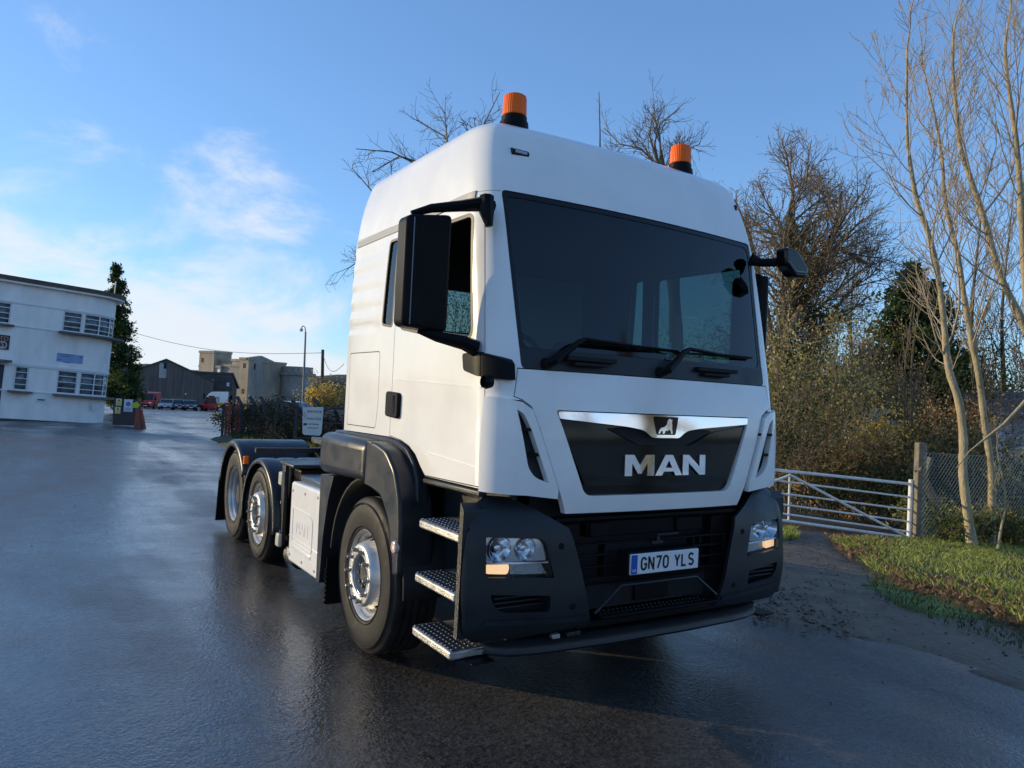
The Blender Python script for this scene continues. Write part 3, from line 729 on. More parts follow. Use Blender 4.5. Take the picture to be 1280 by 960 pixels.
# ------------------------------------------------------------ mirrors
def housing(name, x0, x1, y0, y1, z0, z1, r_, parent=None):
    o = tb(MB().box(x0, x1, y0, y1, z0, z1), name, m_black, parent, bevel=r_, seg=4); return o
for sx in (-1, 1):
    X = lambda a: a*-sx      # a given for the near (x<0) side
    def bx(a, b): return sorted((X(a), X(b)))
    xs = bx(-1.53, -1.27)
    if sx > 0:
        mh = tb(MB().prism(rounded([(1.165, .36), (1.27, .34), (1.30, .42), (1.28, .62), (1.17, .60)], .03), 1.92, 2.66, 'z'), 'mirror', m_black, bevel=.02, seg=3)
        MB().prism([(1.18, .595), (1.275, .612), (1.275, .622), (1.18, .605)], 1.95, 2.63, 'z').build('mirror_glass', m_chrome, mh)
        tb(MB().tube([(1.08, .30, 2.62), (1.2, .42, 2.60)], .03, 8), 'mirror_arm', m_black); tb(MB().tube([(1.08, .30, 2.0), (1.2, .42, 1.98)], .03, 8), 'mirror_arm', m_black)
        continue
    mh = tb(MB().prism(rounded([(xs[0], 2.05), (xs[1], 2.03), (xs[1], 2.66), (xs[0], 2.62)], .035), .335, .46, 'y'), 'mirror', m_black, bevel=.02, seg=3)
    xs2 = bx(-1.515, -1.285)
    MB().prism([(xs2[0], 2.07), (xs2[1], 2.05), (xs2[1], 2.63), (xs2[0], 2.60)], .455, .463, 'y').build('mirror_glass', m_chrome, mh)
    xs3 = bx(-1.492, -1.487)
    MB().box(xs3[0], xs3[1], .331, .336, 2.06, 2.61).build('mirror_trim', m_strip, mh)
    tb(MB().tube([(X(-1.08), .255, 2.72), (X(-1.15), .25, 2.72), (X(-1.25), .29, 2.70), (X(-1.38), .37, 2.68), (X(-1.48), .40, 2.64)], [.035, .04, .030, .024, .016], 8), 'mirror_arm', m_black)
    tb(MB().tube([(X(-1.13), .235, 2.76), (X(-1.135), .22, 2.68), (X(-1.12), .21, 2.60)], [.04, .042, .02], 8), 'mirror_mount', m_black)
    tb(MB().tube([(X(-1.13), .27, 1.96), (X(-1.20), .28, 1.985), (X(-1.33), .34, 2.01), (X(-1.42), .38, 2.035)], [.045, .038, .028, .014], 8), 'mirror_arm', m_black)
    k = boolean(loft(-.024), loft(.0), 'DIFFERENCE')
    sidep = rounded([(.375, 1.845), (.395, 1.935), (.221, 1.945), (.206, 1.81)], .02)
    k1 = boolean(k, P(sidep, X(-.9), X(-2), 'x'), 'INTERSECT')
    tp('mirror_foot', k1, m_black)
    k2 = boolean(k, P(rounded([(.200, 1.81), (.215, 1.938), (.12, 1.915), (.065, 1.865), (.055, 1.83), (.07, 1.80)], [.004, .01, .03, .03, .02, .02]), X(-.9), X(-2), 'x'), 'INTERSECT')
    k2 = boolean(k2, MB().box(*sorted((X(-2), X(-1.0))), -.5, .5, 1.5, 2.2).mesh(), 'INTERSECT')
    tp('pillar_cover', k2, m_black)
# front-view mirror on the nearside (right in the photograph)
fm = tb(MB().prism(rounded([(1.02, 2.785), (1.14, 2.785), (1.265, 2.675), (1.25, 2.61), (1.13, 2.60), (1.03, 2.67)], .025), .02, .11, 'y'), 'front_mirror', m_gloss, bevel=.02, seg=3)
MB().tube([(1.045, .012, 2.69), (1.12, .010, 2.632), (1.23, .012, 2.64)], .007, 6).build('mirror_trim', m_strip, fm)
tb(MB().tube([(.94, .24, 2.72), (1.0, .20, 2.70), (1.08, .08, 2.70)], [.045, .028, .03], 10), 'mirror_arm', m_black)
tb(MB().lathe([(-.0, .03), (.02, .038), (.05, .03), (.06, .001)], 16, 'x', (-1.17, .11, 1.785)), 'side_camera', m_black)
# door furniture
dh = MB().prism(rounded([(1.225, 1.54), (1.43, 1.55), (1.43, 1.715), (1.225, 1.705)], .03), -1.145, -1.10, 'x')
o = dh.build('door_handle', m_black, doors[0], bevel=.01)
MB().box(-1.148, -1.142, 1.27, 1.30, 1.565, 1.69).build('grip', m_gloss, doors[0], bevel=.004)
for z0_ in (1.80, 1.725):
    pass
tp('door_crease', panel(-.0025, .004, [(.22, 1.752), (1.33, 1.79), (1.33, 1.797), (.22, 1.762)], -.9, -2, 'x'), m_white)
tp('door_crease', panel(-.004, .004, [(.19, 1.325), (.80, 1.36), (.80, 1.367), (.19, 1.337)], -.9, -2, 'x'), m_white)
tp('roof_crease', panel(-.004, .004, [(.50, 3.00), (2.1, 2.97), (2.1, 2.98), (.50, 3.01)], -.7, -2, 'x'), m_white) if False else None

# ------------------------------------------------------------ wheel arch and steps
for sx in (-1, 1):
    X = lambda a: a*-sx
    fo = rounded([(1.435, 1.385), (1.30, 1.385), (1.12, 1.35), (.97, 1.24), (.885, 1.08), (.855, .90), (.845, .64), (.935, .62), (.95, .73), (1.02, .92), (1.16, 1.06), (1.435, 1.11)],
                 [.0, .05, .05, .05, .05, .05, .03, .03, .03, .05, .05, 0], 4)
    a, b = sorted((X(-1.255), X(-1.03)))
    f1 = tb(MB().prism(fo, a, b), 'front_mudguard', m_fend, bevel=.07, seg=4)
    re = [(2.42, 1.385), (1.441, 1.385), (1.441, 1.11), (1.9, 1.09), (2.42, 1.075)]
    tb(MB().prism(re, a, b), 'mudguard_rear_section', m_fend, bevel=.07, seg=4)
    # top skirt rising to the cab
    a2, b2 = sorted((X(-1.14), X(-1.06)))
    tb(MB().prism(rounded([(2.40, 1.40), (1.40, 1.412), (1.2, 1.40), (1.06, 1.365), (.96, 1.29), (.90, 1.20), (.875, 1.0), (.87, .7), (1.0, .7), (1.1, 1.1), (2.4, 1.2)], .02), a2, b2), 'skirt', m_fend, bevel=.012)
    a, b = sorted((X(-1.22), X(-.62)))
    n = 18; pts = [(1.475+.66*math.cos(t), .5+.64*math.sin(t)) for t in (R(5)+R(175)*i/n for i in range(n+1))]
    ar = MB(); vs = [(xx_, y, z) for xx_ in (a, b) for y, z in pts]; ar.add(vs, [(i, i+1, n+2+i, n+1+i) for i in range(n)])
    o = tb(ar, 'arch_liner', m_dark); o.modifiers.new('s', 'SOLIDIFY').thickness = .02
    tb(MB().box(*sorted((X(-.66), X(-.60))), .5, 2.4, .45, 1.3), 'arch_wall', m_dark)
    # rear piece of the arch in front of the white box
    q = rounded([(2.12, 1.075), (2.42, 1.06), (2.405, .24), (2.33, .25), (2.30, .60), (2.22, .90)], [.02, .03, .02, .01, .1, .1])
    a, b = sorted((X(-1.225), X(-.75)))
    tb(MB().prism(q, a, b), 'mudguard_tail', m_fend, bevel=.02, seg=3)
    fl = MB().box(*sorted((X(-1.19), X(-.8))), 2.27, 2.285, .10, .45)
    for i in range(8): fl.box(*sorted((X(-1.20), X(-1.19))), 2.268, 2.287, .11+i*.035, .125+i*.035)
    tb(fl, 'mud_flap', m_black)
    # step well
    a, b = sorted((X(-.95), X(-.91)))
    tb(MB().prism([(.13, .50), (.88, .50), (.90, 1.2), (.84, 1.215), (.13, 1.222)], a, b), 'step_well', m_trim, bevel=.01)
    a, b = sorted((X(-1.235), X(-.93)))
    tb(MB().prism(rounded([(.125, 1.13), (.165, 1.17), (.172, .48), (.135, .48)], .01), a, b), 'step_side_frame', m_trim, bevel=.012)
    tb(MB().bar((X(-1.10), .17, 1.205), (X(-1.10), .85, 1.195), .05, .035), 'sill_bar', m_trim, bevel=.012, seg=3)
    for (z, xo, y0, y1) in ((1.0, -1.225, .18, .69), (.70, -1.235, .18, .69), (.405, -1.24, .185 if sx < 0 else .32, .68)):
        sp_ = rounded([(X(xo), y0), (X(xo), y1-.03), (X(xo+.04), y1), (X(-.95), y1), (X(-.95), y0)], [.02, .02, .02, .0, .0])
        stp = tb(MB().prism(sp_, z-.045, z, 'z'), 'step', m_alu, bevel=.010, seg=2)
        stp['label'] = 'dimpled aluminium cab step'
        sm = MB()
        for i in range(13):
            for j in range(5):
                cx_ = X(xo+.025+j*.036); cy_ = y0+.03+i*(y1-y0-.06)/12+(j % 2)*.015
                if cy_ > y1-.02: continue
                sm.lathe([(z-.001, .012), (z+.005, .008), (z+.006, .003)], 8, 'z', (cx_, cy_, 0))
        tag(sm.build('step_studs', mat('stud_polished', (.62, .62, .61), .24, metal=1.0), stp, 60), kind='stuff')
        inner_ = [(X(xo+.012), y0+.012), (X(xo+.012), y1-.035), (X(-1.04), y1-.012), (X(-1.04), y0+.012)]
        MB().prism(inner_, z-.003, z+.0015, 'z').build('tread_inset', mat('tread_dark', (.05, .05, .055), .5, metal=.5), stp)
    if sx < 0: tb(MB().prism([(.20, .385), (.55, .36), (.50, .348), (.20, .345)], *sorted((X(-1.215), X(-1.05)))), 'step_bracket', m_black, bevel=.01)
    tb(MB().box(*sorted((X(-1.16), X(-1.02))), .1, .8, .10+.25, .36), 'step_carrier', m_black, bevel=.006)
    # side repeater on the mudguard
    tb(MB().lathe([(.03, .040), (-.005, .040), (-.02, .034), (-.025, .022), (-.027, .001)], 24, 'x', (X(-1.25) if sx < 0 else 1.25, .895, .80)), 'side_repeater', mat('repeater_lens', (.62, .45, .38), .15, coat=.6)) if sx < 0 else None
# ------------------------------------------------------------ wheels
def wheel(y, Rt, kind, side):
    """outer face towards -x at local x=0, axle along x"""
    wd = .30
    s_ = 1.0
    rim = .292
    if kind == 'steer':
        pr = [(.006, rim+.004), (-.004, rim-.002), (.006, rim-.012), (.030, rim-.020), (.045, rim-.036), (.100, rim-.040), (.105, rim-.060), (.080, .238), (.030, .222), (-.018, .206), (-.034, .196), (-.040, .186), (-.040, .140), (-.034, .131), (.04, .128), (.05, .12), (.05, .001)]
    else:
        pr = [(.006, rim+.004), (-.004, rim-.002), (.006, rim-.012), (.030, rim-.020), (.045, rim-.036), (.155, rim-.040), (.165, rim-.060), (.150, .225), (.155, .18), (.150, .135), (.10, .13), (.09, .12), (.085, .001)]
    wme = MB().lathe(pr, 72, 'x', (0, 0, 0)).mesh('wheel')
    # give the disc a back so that the holes cut a closed solid
    back = [(p + .012, max(.0005, r_-.004)) for p, r_ in pr][::-1]
    wme = MB().lathe(pr+back, 72, 'x', close=True).mesh('wheel')
    cut = MB()
    if kind == 'steer':
        for i in range(10):
            t = 2*PI*(i+.5)/10; d = Vector((0, math.cos(t), math.sin(t))); ax = Vector((-.8, math.cos(t)*.6, math.sin(t)*.6)).normalized()
            c0_ = d*.226+Vector((.05, 0, 0)); vs = []; u1 = Vector((0, -math.sin(t), math.cos(t))); u2 = ax.cross(u1)
            for s2 in (-.07, .07):
                for j in range(14):
                    q = 2*PI*j/14; vs.append(c0_+ax*s2+u1*.025*math.cos(q)+u2*.020*math.sin(q))
            cut.add(vs, [tuple(range(14))[::-1], tuple(range(14, 28))]+[(j, (j+1) % 14, 14+(j+1) % 14, 14+j) for j in range(14)])
        wme = boolean(wme, cut.mesh(), 'DIFFERENCE')
    ob = link_mesh('wheel', wme, m_rim, None, 40); tpar(ob)
    g_ = .0
    tp_ = [(.02, rim-.004), (-.008, rim+.006), (-.014, rim+.03), (-.020, rim+(Rt-rim)*.45), (-.017, rim+(Rt-rim)*.62), (-.006, Rt-.035), (.004, Rt-.020), (.008, Rt-.013), (.018, Rt-.004), (.030, Rt)]
    for gx in (.07, .12, .17, .22): tp_ += [(gx-.008, Rt+.001), (gx-.006, Rt-.013), (gx+.006, Rt-.013), (gx+.008, Rt+.001)]
    tp_ += [(.268, Rt), (.285, Rt-.012), (.29, Rt-.04), (.31, rim+.06), (.29, rim), (.20, rim-.01)]
    # sidewall ribs
    sw = []
    for a, b in zip(tp_, tp_[1:]): sw.append(a)
    sw.append(tp_[-1])
    tyre = MB().lathe(sw, 96, 'x')
    for rr in (rim+.022, Rt-.048, Rt-.040): tyre.lathe([(-.0155 if rr < .4 else -.012, rr-.003), (-.020 if rr < .4 else -.0165, rr), (-.0155 if rr < .4 else -.012, rr+.003)], 72, 'x')
    t_ = tyre.build('tyre', m_tyre, ob, 30)
    # inner drum so that one cannot look through
    MB().lathe([(.10, .235), (.10, .001)], 32, 'x').build('brake_drum', m_dark, ob)
    if kind != 'steer': MB().lathe([(.15, .13), (.06, .125), (.045, .11), (.045, .001)], 32, 'x').build('hub', m_hub, ob, 40)
    else:
        h = MB().lathe([(.045, .118), (.0, .085), (-.005, .06), (-.012, .055), (-.012, .001)], 32, 'x')
        for i in range(8):
            t = 2*PI*i/8; h.lathe([(.02, .012), (-.018, .012), (-.02, .001)], 6, 'x', (0, .075*math.cos(t), .075*math.sin(t)))
        h.build('hub', m_hub, ob, 40)
    if kind in ('steer', 'steer_small'):
        for i in range(10):
            t = 2*PI*i/10; MB().lathe([(-.038, .017), (-.045, .017), (-.047, .0135), (-.064, .0135), (-.070, .010), (-.078, .010), (-.079, .001)], 10, 'x', (0, .164*math.cos(t), .164*math.sin(t))).build('wheel_nut', m_nut, ob, 30)
    else:
        for i in range(10):
            t = 2*PI*i/10; MB().lathe([(.15, .017), (.135, .015), (.12, .010), (.118, .001)], 8, 'x', (0, .164*math.cos(t), .164*math.sin(t))).build('wheel_nut', m_nut, ob, 30)
    ob.location = (-1.205, y, Rt)
    if side > 0: ob.rotation_euler = (0, 0, PI); ob.location.x = 1.205
    return ob
def duptree(o, par=None, mpi=None):
    c = o.copy(); COL.objects.link(c)
    if par is not None: c.parent = par
    for ch in o.children: duptree(ch, c)
    return c
w1 = wheel(1.475, .505, 'steer', -1); w2 = wheel(4.31, .46, 'steer', -1); w3 = wheel(5.42, .502, 'drive', -1)
w2.location.x = -1.20; w3.location.x = -1.20
for w0 in (w1, w2, w3):
    c = duptree(w0); c.location.x = 1.205; c.rotation_euler = (0, 0, PI)
# ------------------------------------------------------------ chassis
for x in (-.40, .40): tb(MB().box(x-.04, x+.04, .5, 6.15, .72, 1.0), 'chassis_rail', m_frame, bevel=.004)
for y in (2.5, 3.4, 4.9, 6.1): tb(MB().box(-.37, .37, y-.05, y+.05, .78, .96), 'cross_member', m_frame)
for y, r_ in ((1.475, .5), (4.31, .46), (5.42, .5)): tb(MB().tube([(-1.0, y, r_), (1.0, y, r_)], .07, 12).tube([(-.2, y, r_), (.2, y, r_)], .18, 12), 'axle', m_frame)
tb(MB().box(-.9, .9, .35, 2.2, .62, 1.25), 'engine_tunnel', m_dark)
fw = tb(MB().prism(rounded([(-.45, 4.45), (.45, 4.45), (.48, 5.0), (.40, 5.35), (.08, 5.0), (-.08, 5.0), (-.40, 5.35), (-.48, 5.0)], .05), 1.10, 1.15, 'z').box(-.35, .35, 4.7, 4.9, 1.0, 1.1), 'fifth_wheel', m_frame, bevel=.01)
# catwalk and air lines behind the cab
tb(MB().box(-.55, .55, 2.45, 3.6, 1.03, 1.05), 'catwalk', m_alu)
for i in range(3): tb(MB().tube([(-.95+i*.06, 2.55+.1*i, 1.04+.04*i), (-.5, 2.7+.1*i, 1.10+.05*i), (-.1, 2.9, 1.15+.05*i)], .018, 8), 'air_line', m_alu if i == 1 else m_black)
tb(MB().box(-.75, -.55, 2.6, 2.75, 1.03, 1.28).box(.2, .4, 2.5, 2.6, 1.03, 1.6), 'coupling_panel', m_frame, bevel=.01)
# white tank cover
tk = tb(MB().prism(rounded([(2.44, .235), (3.26, .225), (3.26, .905), (2.44, .915)], [.03, .03, .04, .04]), -1.20, -.85), 'tank_cover', m_white, bevel=.035, seg=4)
tk['label'] = 'white tank cover with embossed panel'
MB().prism([(2.40, .24), (2.46, .24), (2.46, .93), (2.40, .94)], -1.192, -.82).build('end_flange', m_white, tk, bevel=.01)
eb = rounded([(2.62, .40), (3.17, .40), (3.17, .70), (2.72, .70), (2.62, .66)], .03)
rim_ = boolean(P(eb, -1.2045, -1.19, 'x'), P(shrink(eb, .010), -1.3, -1.0, 'x'), 'DIFFERENCE')
link_mesh('embossed_frame', rim_, m_white, tk)
text_obj('embossed_lettering', 'MAN', .15, m_white, tk, Matrix.Translation((-1.2005, 2.90, .545)) @ Matrix.Rotation(-PI/2, 4, 'Z') @ Matrix.Rotation(PI/2, 4, 'X'), depth=.0018)
MB().box(-1.204, -1.19, 2.45, 3.25, .44, .448).build('panel_ridge', m_white, tk, bevel=.003)
MB().box(-1.206, -1.19, 2.64, 3.2, .35, .385).build('panel_ridge', m_white, tk, bevel=.006)
for (y, z) in ((3.2, .83), (2.86, .845), (2.53, .86), (3.2, .29), (2.86, .29), (2.53, .29)):
    MB().lathe([(.0, .012), (-.006, .009), (-.007, .001)], 10, 'x', (-1.2, y, z)).build('rivet', m_nut, tk)
tb(MB().box(-1.14, -.86, 2.40, 3.22, .905, .965), 'tank_lid', mat('tank_lid_blue', (.05, .07, .10), .3), bevel=.02, seg=3)
tb(MB().tube([(-1.17, 2.43, .915), (-1.17, 2.43, .985)], .024, 14), 'side_marker_lamp', m_amber, bevel=.006)
tb(MB().prism([(2.2, 1.08), (2.42, 1.08), (2.42, .98), (2.3, .98)], -1.15, -.9), 'mudguard_stay', m_fend, bevel=.01)
tk2 = tb(MB().prism(rounded([(2.44, .235), (3.9, .235), (3.9, .905), (2.44, .915)], .05), .8, 1.20), 'fuel_tank', m_alu, bevel=.03)
# battery / silencer pack between the tank and the lifted axle
tb(MB().box(-1.10, -.55, 3.34, 3.72, .30, .99), 'battery_box', m_black, bevel=.02, seg=3)
tb(MB().box(-1.165, -1.13, 3.60, 3.70, .28, 1.02), 'box_post', m_trim, bevel=.008)
tb(MB().box(-1.18, -.6, 3.30, 3.74, 1.005, 1.035), 'box_top_rail', m_trim, bevel=.01)
for z in (.88, .33): tb(MB().box(-1.20, -1.165, 3.58, 3.69, z-.06, z+.06), 'box_catch', mat('cream_catch', (.5, .47, .38), .4), bevel=.012)
for z in (.93, .66, .40): tb(MB().lathe([(0, .014), (-.01, .012), (-.011, .001)], 10, 'x', (-1.166, 3.66, z)), 'bolt', m_nut)
for i in range(12): tb(MB().box(-1.112, -1.10, 3.36+i*.018, 3.366+i*.018, .36, .9), 'rib', m_black)
tb(MB().tube([(-1.05, 3.35, .20), (-1.05, 3.62, .20)], .09, 16), 'air_tank', m_frame)
tb(MB().prism([(3.35, .30), (3.45, .30), (3.40, .22)], -1.16, -1.14), 'number_bracket', m_alu)
# rear mudguards: rolled arches with real depth
def arch(name, yc, zc, ry, rz, a0, a1, x0, x1, m, n=26, roll=.05, th=.018, straight=None, ribs=()):
    """half-round guard; x0 outer edge, x1 inner; the outer edge rolls down"""
    pr = [(x0+.012, -roll*1.3), (x0, -roll*.9), (x0+.004*0, -roll*.45), (x0+(.012 if x1 > x0 else -.012), -roll*.12), (x0+(.035 if x1 > x0 else -.035), 0), (x1, 0)]
    s_ = 1 if x1 > x0 else -1
    pr = [(x0+s_*.01, -roll*1.2), (x0, -roll), (x0, -roll*.5), (x0+s_*.012, -roll*.15), (x0+s_*.04, 0)]
    m_in = 12
    for i in range(1, m_in+1): pr.append((x0+s_*.04+(x1-x0-s_*.04)*i/m_in, 0))
    path = []
    for i in range(n+1):
        t = R(a0+(a1-a0)*i/n); path.append((math.cos(t), math.sin(t)))
    vs = []
    for c_, s2 in path:
        for x, d in pr:
            dd = d
            for (r0, r1) in ribs:
                if r0 < abs(x) < r1: dd -= .012
            vs.append((x, yc+(ry+dd)*c_, zc+(rz+dd)*s2))
    k = len(pr); fs = [(i*k+j, i*k+j+1, (i+1)*k+j+1, (i+1)*k+j) for i in range(len(path)-1) for j in range(k-1)]
    o = tb(MB().add(vs, fs), name, m, ang=50)
    q = o.modifiers.new('solid', 'SOLIDIFY'); q.thickness = th; q.offset = -1
    return o
for sx in (-1, 1):
    arch('middle_mudguard', 4.33, .42, .66, .58, -12, 186, sx*1.225, sx*.60, m_fend, ribs=((.80, .86), (1.0, 1.06)))
    arch('rear_mudguard', 5.50, .45, .66, .65, 12, 150, sx*1.235, sx*.45, m_fend, roll=.07)
    tb(MB().prism([(6.13, .60), (6.15, .60), (6.24, .08), (6.22, .08)], *sorted((sx*1.23, sx*.62))), 'mud_flap', m_black)
    tb(MB().bar((sx*.4, 5.0, 1.02), (sx*1.1, 5.0, 1.02), .05), 'mudguard_stay', m_frame)
tb(MB().tube([(-1.20, 4.97, .88), (-1.20, 4.97, .96)], .028, 12), 'side_marker_lamp', m_amber)
tb(MB().box(-1.2, 1.2, 6.16, 6.24, .55, .75).box(-1.1, -.7, 6.1, 6.2, .6, .8), 'rear_bar', m_frame, bevel=.01)
# ------------------------------------------------------------ ground
def ground_axis(lo, hi, near, step):
    a = [0.0]; s_ = step; x = 0
    while x < hi:
        s_ = step if x < near else s_*1.18
        x += s_; a.append(x)
    b = []; s_ = step; x = 0
    while x > lo:
        s_ = step if x > -near else s_*1.18
        x -= s_; b.append(x)
    return b[::-1]+a
gx = ground_axis(-2500, 2500, 22, .7); gy = ground_axis(-2500, 2500, 45, .9)
vs = [(x, y, hgt(x, y)+.012*(mnoise.noise(Vector((x*.35, y*.35, 0)))) - .010) for y in gy for x in gx]
nx = len(gx); fs = [(j*nx+i, j*nx+i+1, (j+1)*nx+i+1, (j+1)*nx+i) for j in range(len(gy)-1) for i in range(nx-1)]
def asphalt():
    m = bpy.data.materials.new('wet_asphalt'); m.use_nodes = True; nt = m.node_tree; b = nt.nodes['Principled BSDF']; N = nt.nodes.new; L = nt.links.new
    tc = N('ShaderNodeTexCoord')
    def noise(sc_, det=5, rough=.55, dist=0, vec=None, st=None):
        n = N('ShaderNodeTexNoise'); n.inputs['Scale'].default_value = sc_; n.inputs['Detail'].default_value = det; n.inputs['Roughness'].default_value = rough
        n.inputs['Distortion'].default_value = dist
        if st:
            mp = N('ShaderNodeMapping'); mp.inputs['Scale'].default_value = st[:3]; mp.inputs['Rotation'].default_value = (0, 0, st[3]); L(tc.outputs['Object'], mp.inputs[0]); L(mp.outputs[0], n.inputs['Vector'])
        else: L(tc.outputs['Object'], n.inputs['Vector'])
        return n.outputs['Fac']
    def ramp(v, p0, p1, a, c):
        r_ = N('ShaderNodeMapRange'); r_.inputs['From Min'].default_value = p0; r_.inputs['From Max'].default_value = p1; r_.inputs['To Min'].default_value = a; r_.inputs['To Max'].default_value = c
        L(v, r_.inputs['Value']); return r_.outputs[0]
    big = noise(.22, 8, .65, .8); mid = noise(1.3, 6, .65, .3); tracks = noise(.55, 5, .6, .2, st=(1, .14, 1, R(-16)))
    wet = N('ShaderNodeMath'); wet.operation = 'ADD'; L(ramp(big, .35, .65, 0, .5), wet.inputs[0]); L(ramp(tracks, .4, .62, 0, .5), wet.inputs[1])
    # colour
    cr = N('ShaderNodeValToRGB'); cr.color_ramp.elements[0].color = (.028, .027, .027, 1); cr.color_ramp.elements[1].color = (.068, .064, .060, 1)
    cr.color_ramp.elements[0].position = .2; cr.color_ramp.elements[1].position = .8; L(mid, cr.inputs[0])
    sp_ = N('ShaderNodeTexVoronoi'); sp_.inputs['Scale'].default_value = 55; L(tc.outputs['Object'], sp_.inputs['Vector'])
    mx = N('ShaderNodeMix'); mx.data_type = 'RGBA'; mx.blend_type = 'MULTIPLY'; mx.inputs['Factor'].default_value = 1; L(cr.outputs[0], mx.inputs['A'])
    cr2 = N('ShaderNodeValToRGB'); cr2.color_ramp.elements[0].color = (.45, .45, .45, 1); cr2.color_ramp.elements[1].color = (1.9, 1.8, 1.7, 1); L(sp_.outputs['Color'], cr2.inputs[0]); L(cr2.outputs[0], mx.inputs['B'])
    L(mx.outputs['Result'], b.inputs['Base Color'])
    rg = N('ShaderNodeMath'); rg.operation = 'ADD'; L(ramp(wet.outputs[0], 0.1, .8, .50, .21), rg.inputs[0]); L(ramp(mid, .35, .65, -.07, .07), rg.inputs[1]); L(rg.outputs[0], b.inputs['Roughness'])
    b.inputs['Specular IOR Level'].default_value = .85
    b.inputs['Coat IOR'].default_value = 1.33; b.inputs['Coat Roughness'].default_value = .16; L(ramp(wet.outputs[0], .25, .8, .0, .38), b.inputs['Coat Weight'])
    # relief: aggregate + ripples
    v1 = N('ShaderNodeTexVoronoi'); v1.inputs['Scale'].default_value = 70; v1.feature = 'SMOOTH_F1'; L(tc.outputs['Object'], v1.inputs['Vector'])
    h = N('ShaderNodeMath'); h.operation = 'MULTIPLY_ADD'; L(v1.outputs['Distance'], h.inputs[0]); h.inputs[1].default_value = -.5; L(noise(34, 3, .5), h.inputs[2])
    bp = N('ShaderNodeBump'); bp.inputs['Strength'].default_value = .55; bp.inputs['Distance'].default_value = .009; L(h.outputs[0], bp.inputs['Height'])
    bp2 = N('ShaderNodeBump'); bp2.inputs['Strength'].default_value = .14; bp2.inputs['Distance'].default_value = .05; L(noise(3.0, 3, .5), bp2.inputs['Height']); L(bp2.outputs[0], bp.inputs['Normal'])
    L(bp.outputs[0], b.inputs['Normal']); L(bp2.outputs[0], b.inputs['Coat Normal']); return m
m_asph = asphalt()
g_ = bpy.data.meshes.new('ground'); g_.from_pydata(vs, [], fs); g_.update()
go = link_mesh('yard_asphalt', g_, m_asph, None, 60); tag(go, kind='structure', label='wet dark asphalt yard falling away towards the road')

def terrain_patch(name, poly, m, dz, step=.35, edge=0.0, rough=.0, kind='structure', label=None, mound=0.0):
    """a sheet over the ground inside a plan polygon, edges feathered down into the ground"""
    bm = bmesh.new(); bm.faces.new([bm.verts.new((p[0], p[1], 0)) for p in poly])
    xs = [p[0] for p in poly]; ys = [p[1] for p in poly]
    k = math.floor(min(xs)/step)
    while k*step < max(xs):
        bmesh.ops.bisect_plane(bm, geom=bm.verts[:]+bm.edges[:]+bm.faces[:], plane_co=(k*step+.003, 0, 0), plane_no=(1, 0, 0)); k += 1
    k = math.floor(min(ys)/step)
    while k*step < max(ys):
        bmesh.ops.bisect_plane(bm, geom=bm.verts[:]+bm.edges[:]+bm.faces[:], plane_co=(0, k*step+.003, 0), plane_no=(0, 1, 0)); k += 1
    PV = [Vector((p[0], p[1])) for p in poly]
    def de(x, y):
        q = Vector((x, y)); b = 9
        for i in range(len(PV)):
            a, c = PV[i-1], PV[i]; ac = c-a; t = max(0, min(1, (q-a).dot(ac)/max(1e-9, ac.length_squared))); b = min(b, (q-a-ac*t).length)
        return b
    for v in bm.verts:
        x, y = v.co.x, v.co.y; e = min(1, de(x, y)/max(.01, edge)) if edge else 1
        v.co.z = hgt(x, y) + (-.03 if (edge and e < .02) else dz + mound*e + rough*e*mnoise.noise(Vector((x*2.3, y*2.3, 3))))
    bmesh.ops.recalc_face_normals(bm, faces=bm.faces)
    for f in bm.faces:
        if f.normal.z < 0: f.normal_flip()
    me = bpy.data.meshes.new(name); bm.to_mesh(me); bm.free()
    o = link_mesh(name, me, m, None, 60); return tag(o, label=label, kind=kind)
def wob(pts, amp=.12, n=4, seed=1):
    """roughen a plan outline"""
    o = []; k = len(pts)
    for i in range(k):
        a = Vector(pts[i][:2]); b = Vector(pts[(i+1) % k][:2])
        for j in range(n):
            q = a.lerp(b, j/n); o.append((q.x+amp*mnoise.noise(Vector((q.x*1.3, q.y*1.3, seed))), q.y+amp*mnoise.noise(Vector((q.x*1.3, q.y*1.3, seed+9)))))
    return o
m_soil = mat('verge_soil', (.035, .03, .018), .9, col2=(.06, .075, .025), vscale=3, bump=.6, bscale=25)
m_mud = mat('mud', (.075, .050, .030), .55, col2=(.20, .142, .088), vscale=5, bump=.9, bscale=14, rvar=.18)
m_moss = mat('moss', (.05, .06, .02), .8, col2=(.20, .25, .035), vscale=3.5, bump=.4, bscale=60)
vp_ = [GP(1040, 676), GP(1146, 676), GP(1215, 679), GP(1290, 682), Vector((22, 5.5, 0)), Vector((22, -3.5, 0)), Vector((9, -5, 0)), Vector((4.4, -3.0, 0)), GP(1310, 815), GP(1280, 790), GP(1240, 765), GP(1190, 748), GP(1140, 735), GP(1095, 716), GP(1070, 700), GP(1048, 688)]
verge = wob([(p[0], p[1]) for p in vp_], .10)
terrain_patch('grass_verge', verge, m_soil, .0, .35, .25, .03, label='sloping grass verge beside the yard', mound=.05)
tr_ = [GP(930, 668), GP(1000, 652), GP(1075, 660), GP(1150, 668), Vector((13, 5.6, 0)), Vector((24, 7, 0)), Vector((26, 30, 0)), Vector((8, 34, 0)), Vector((7, 20, 0)), Vector((5.8, 9, 0))]
terrain_patch('woodland_floor', wob([(p[0], p[1]) for p in tr_], .2), mat('woodland_soil', (.018, .014, .009), .95, col2=(.05, .036, .018), vscale=2.5, bump=.8, bscale=18), .004, .8, .4, .06, label='dark leafy ground behind the gate')
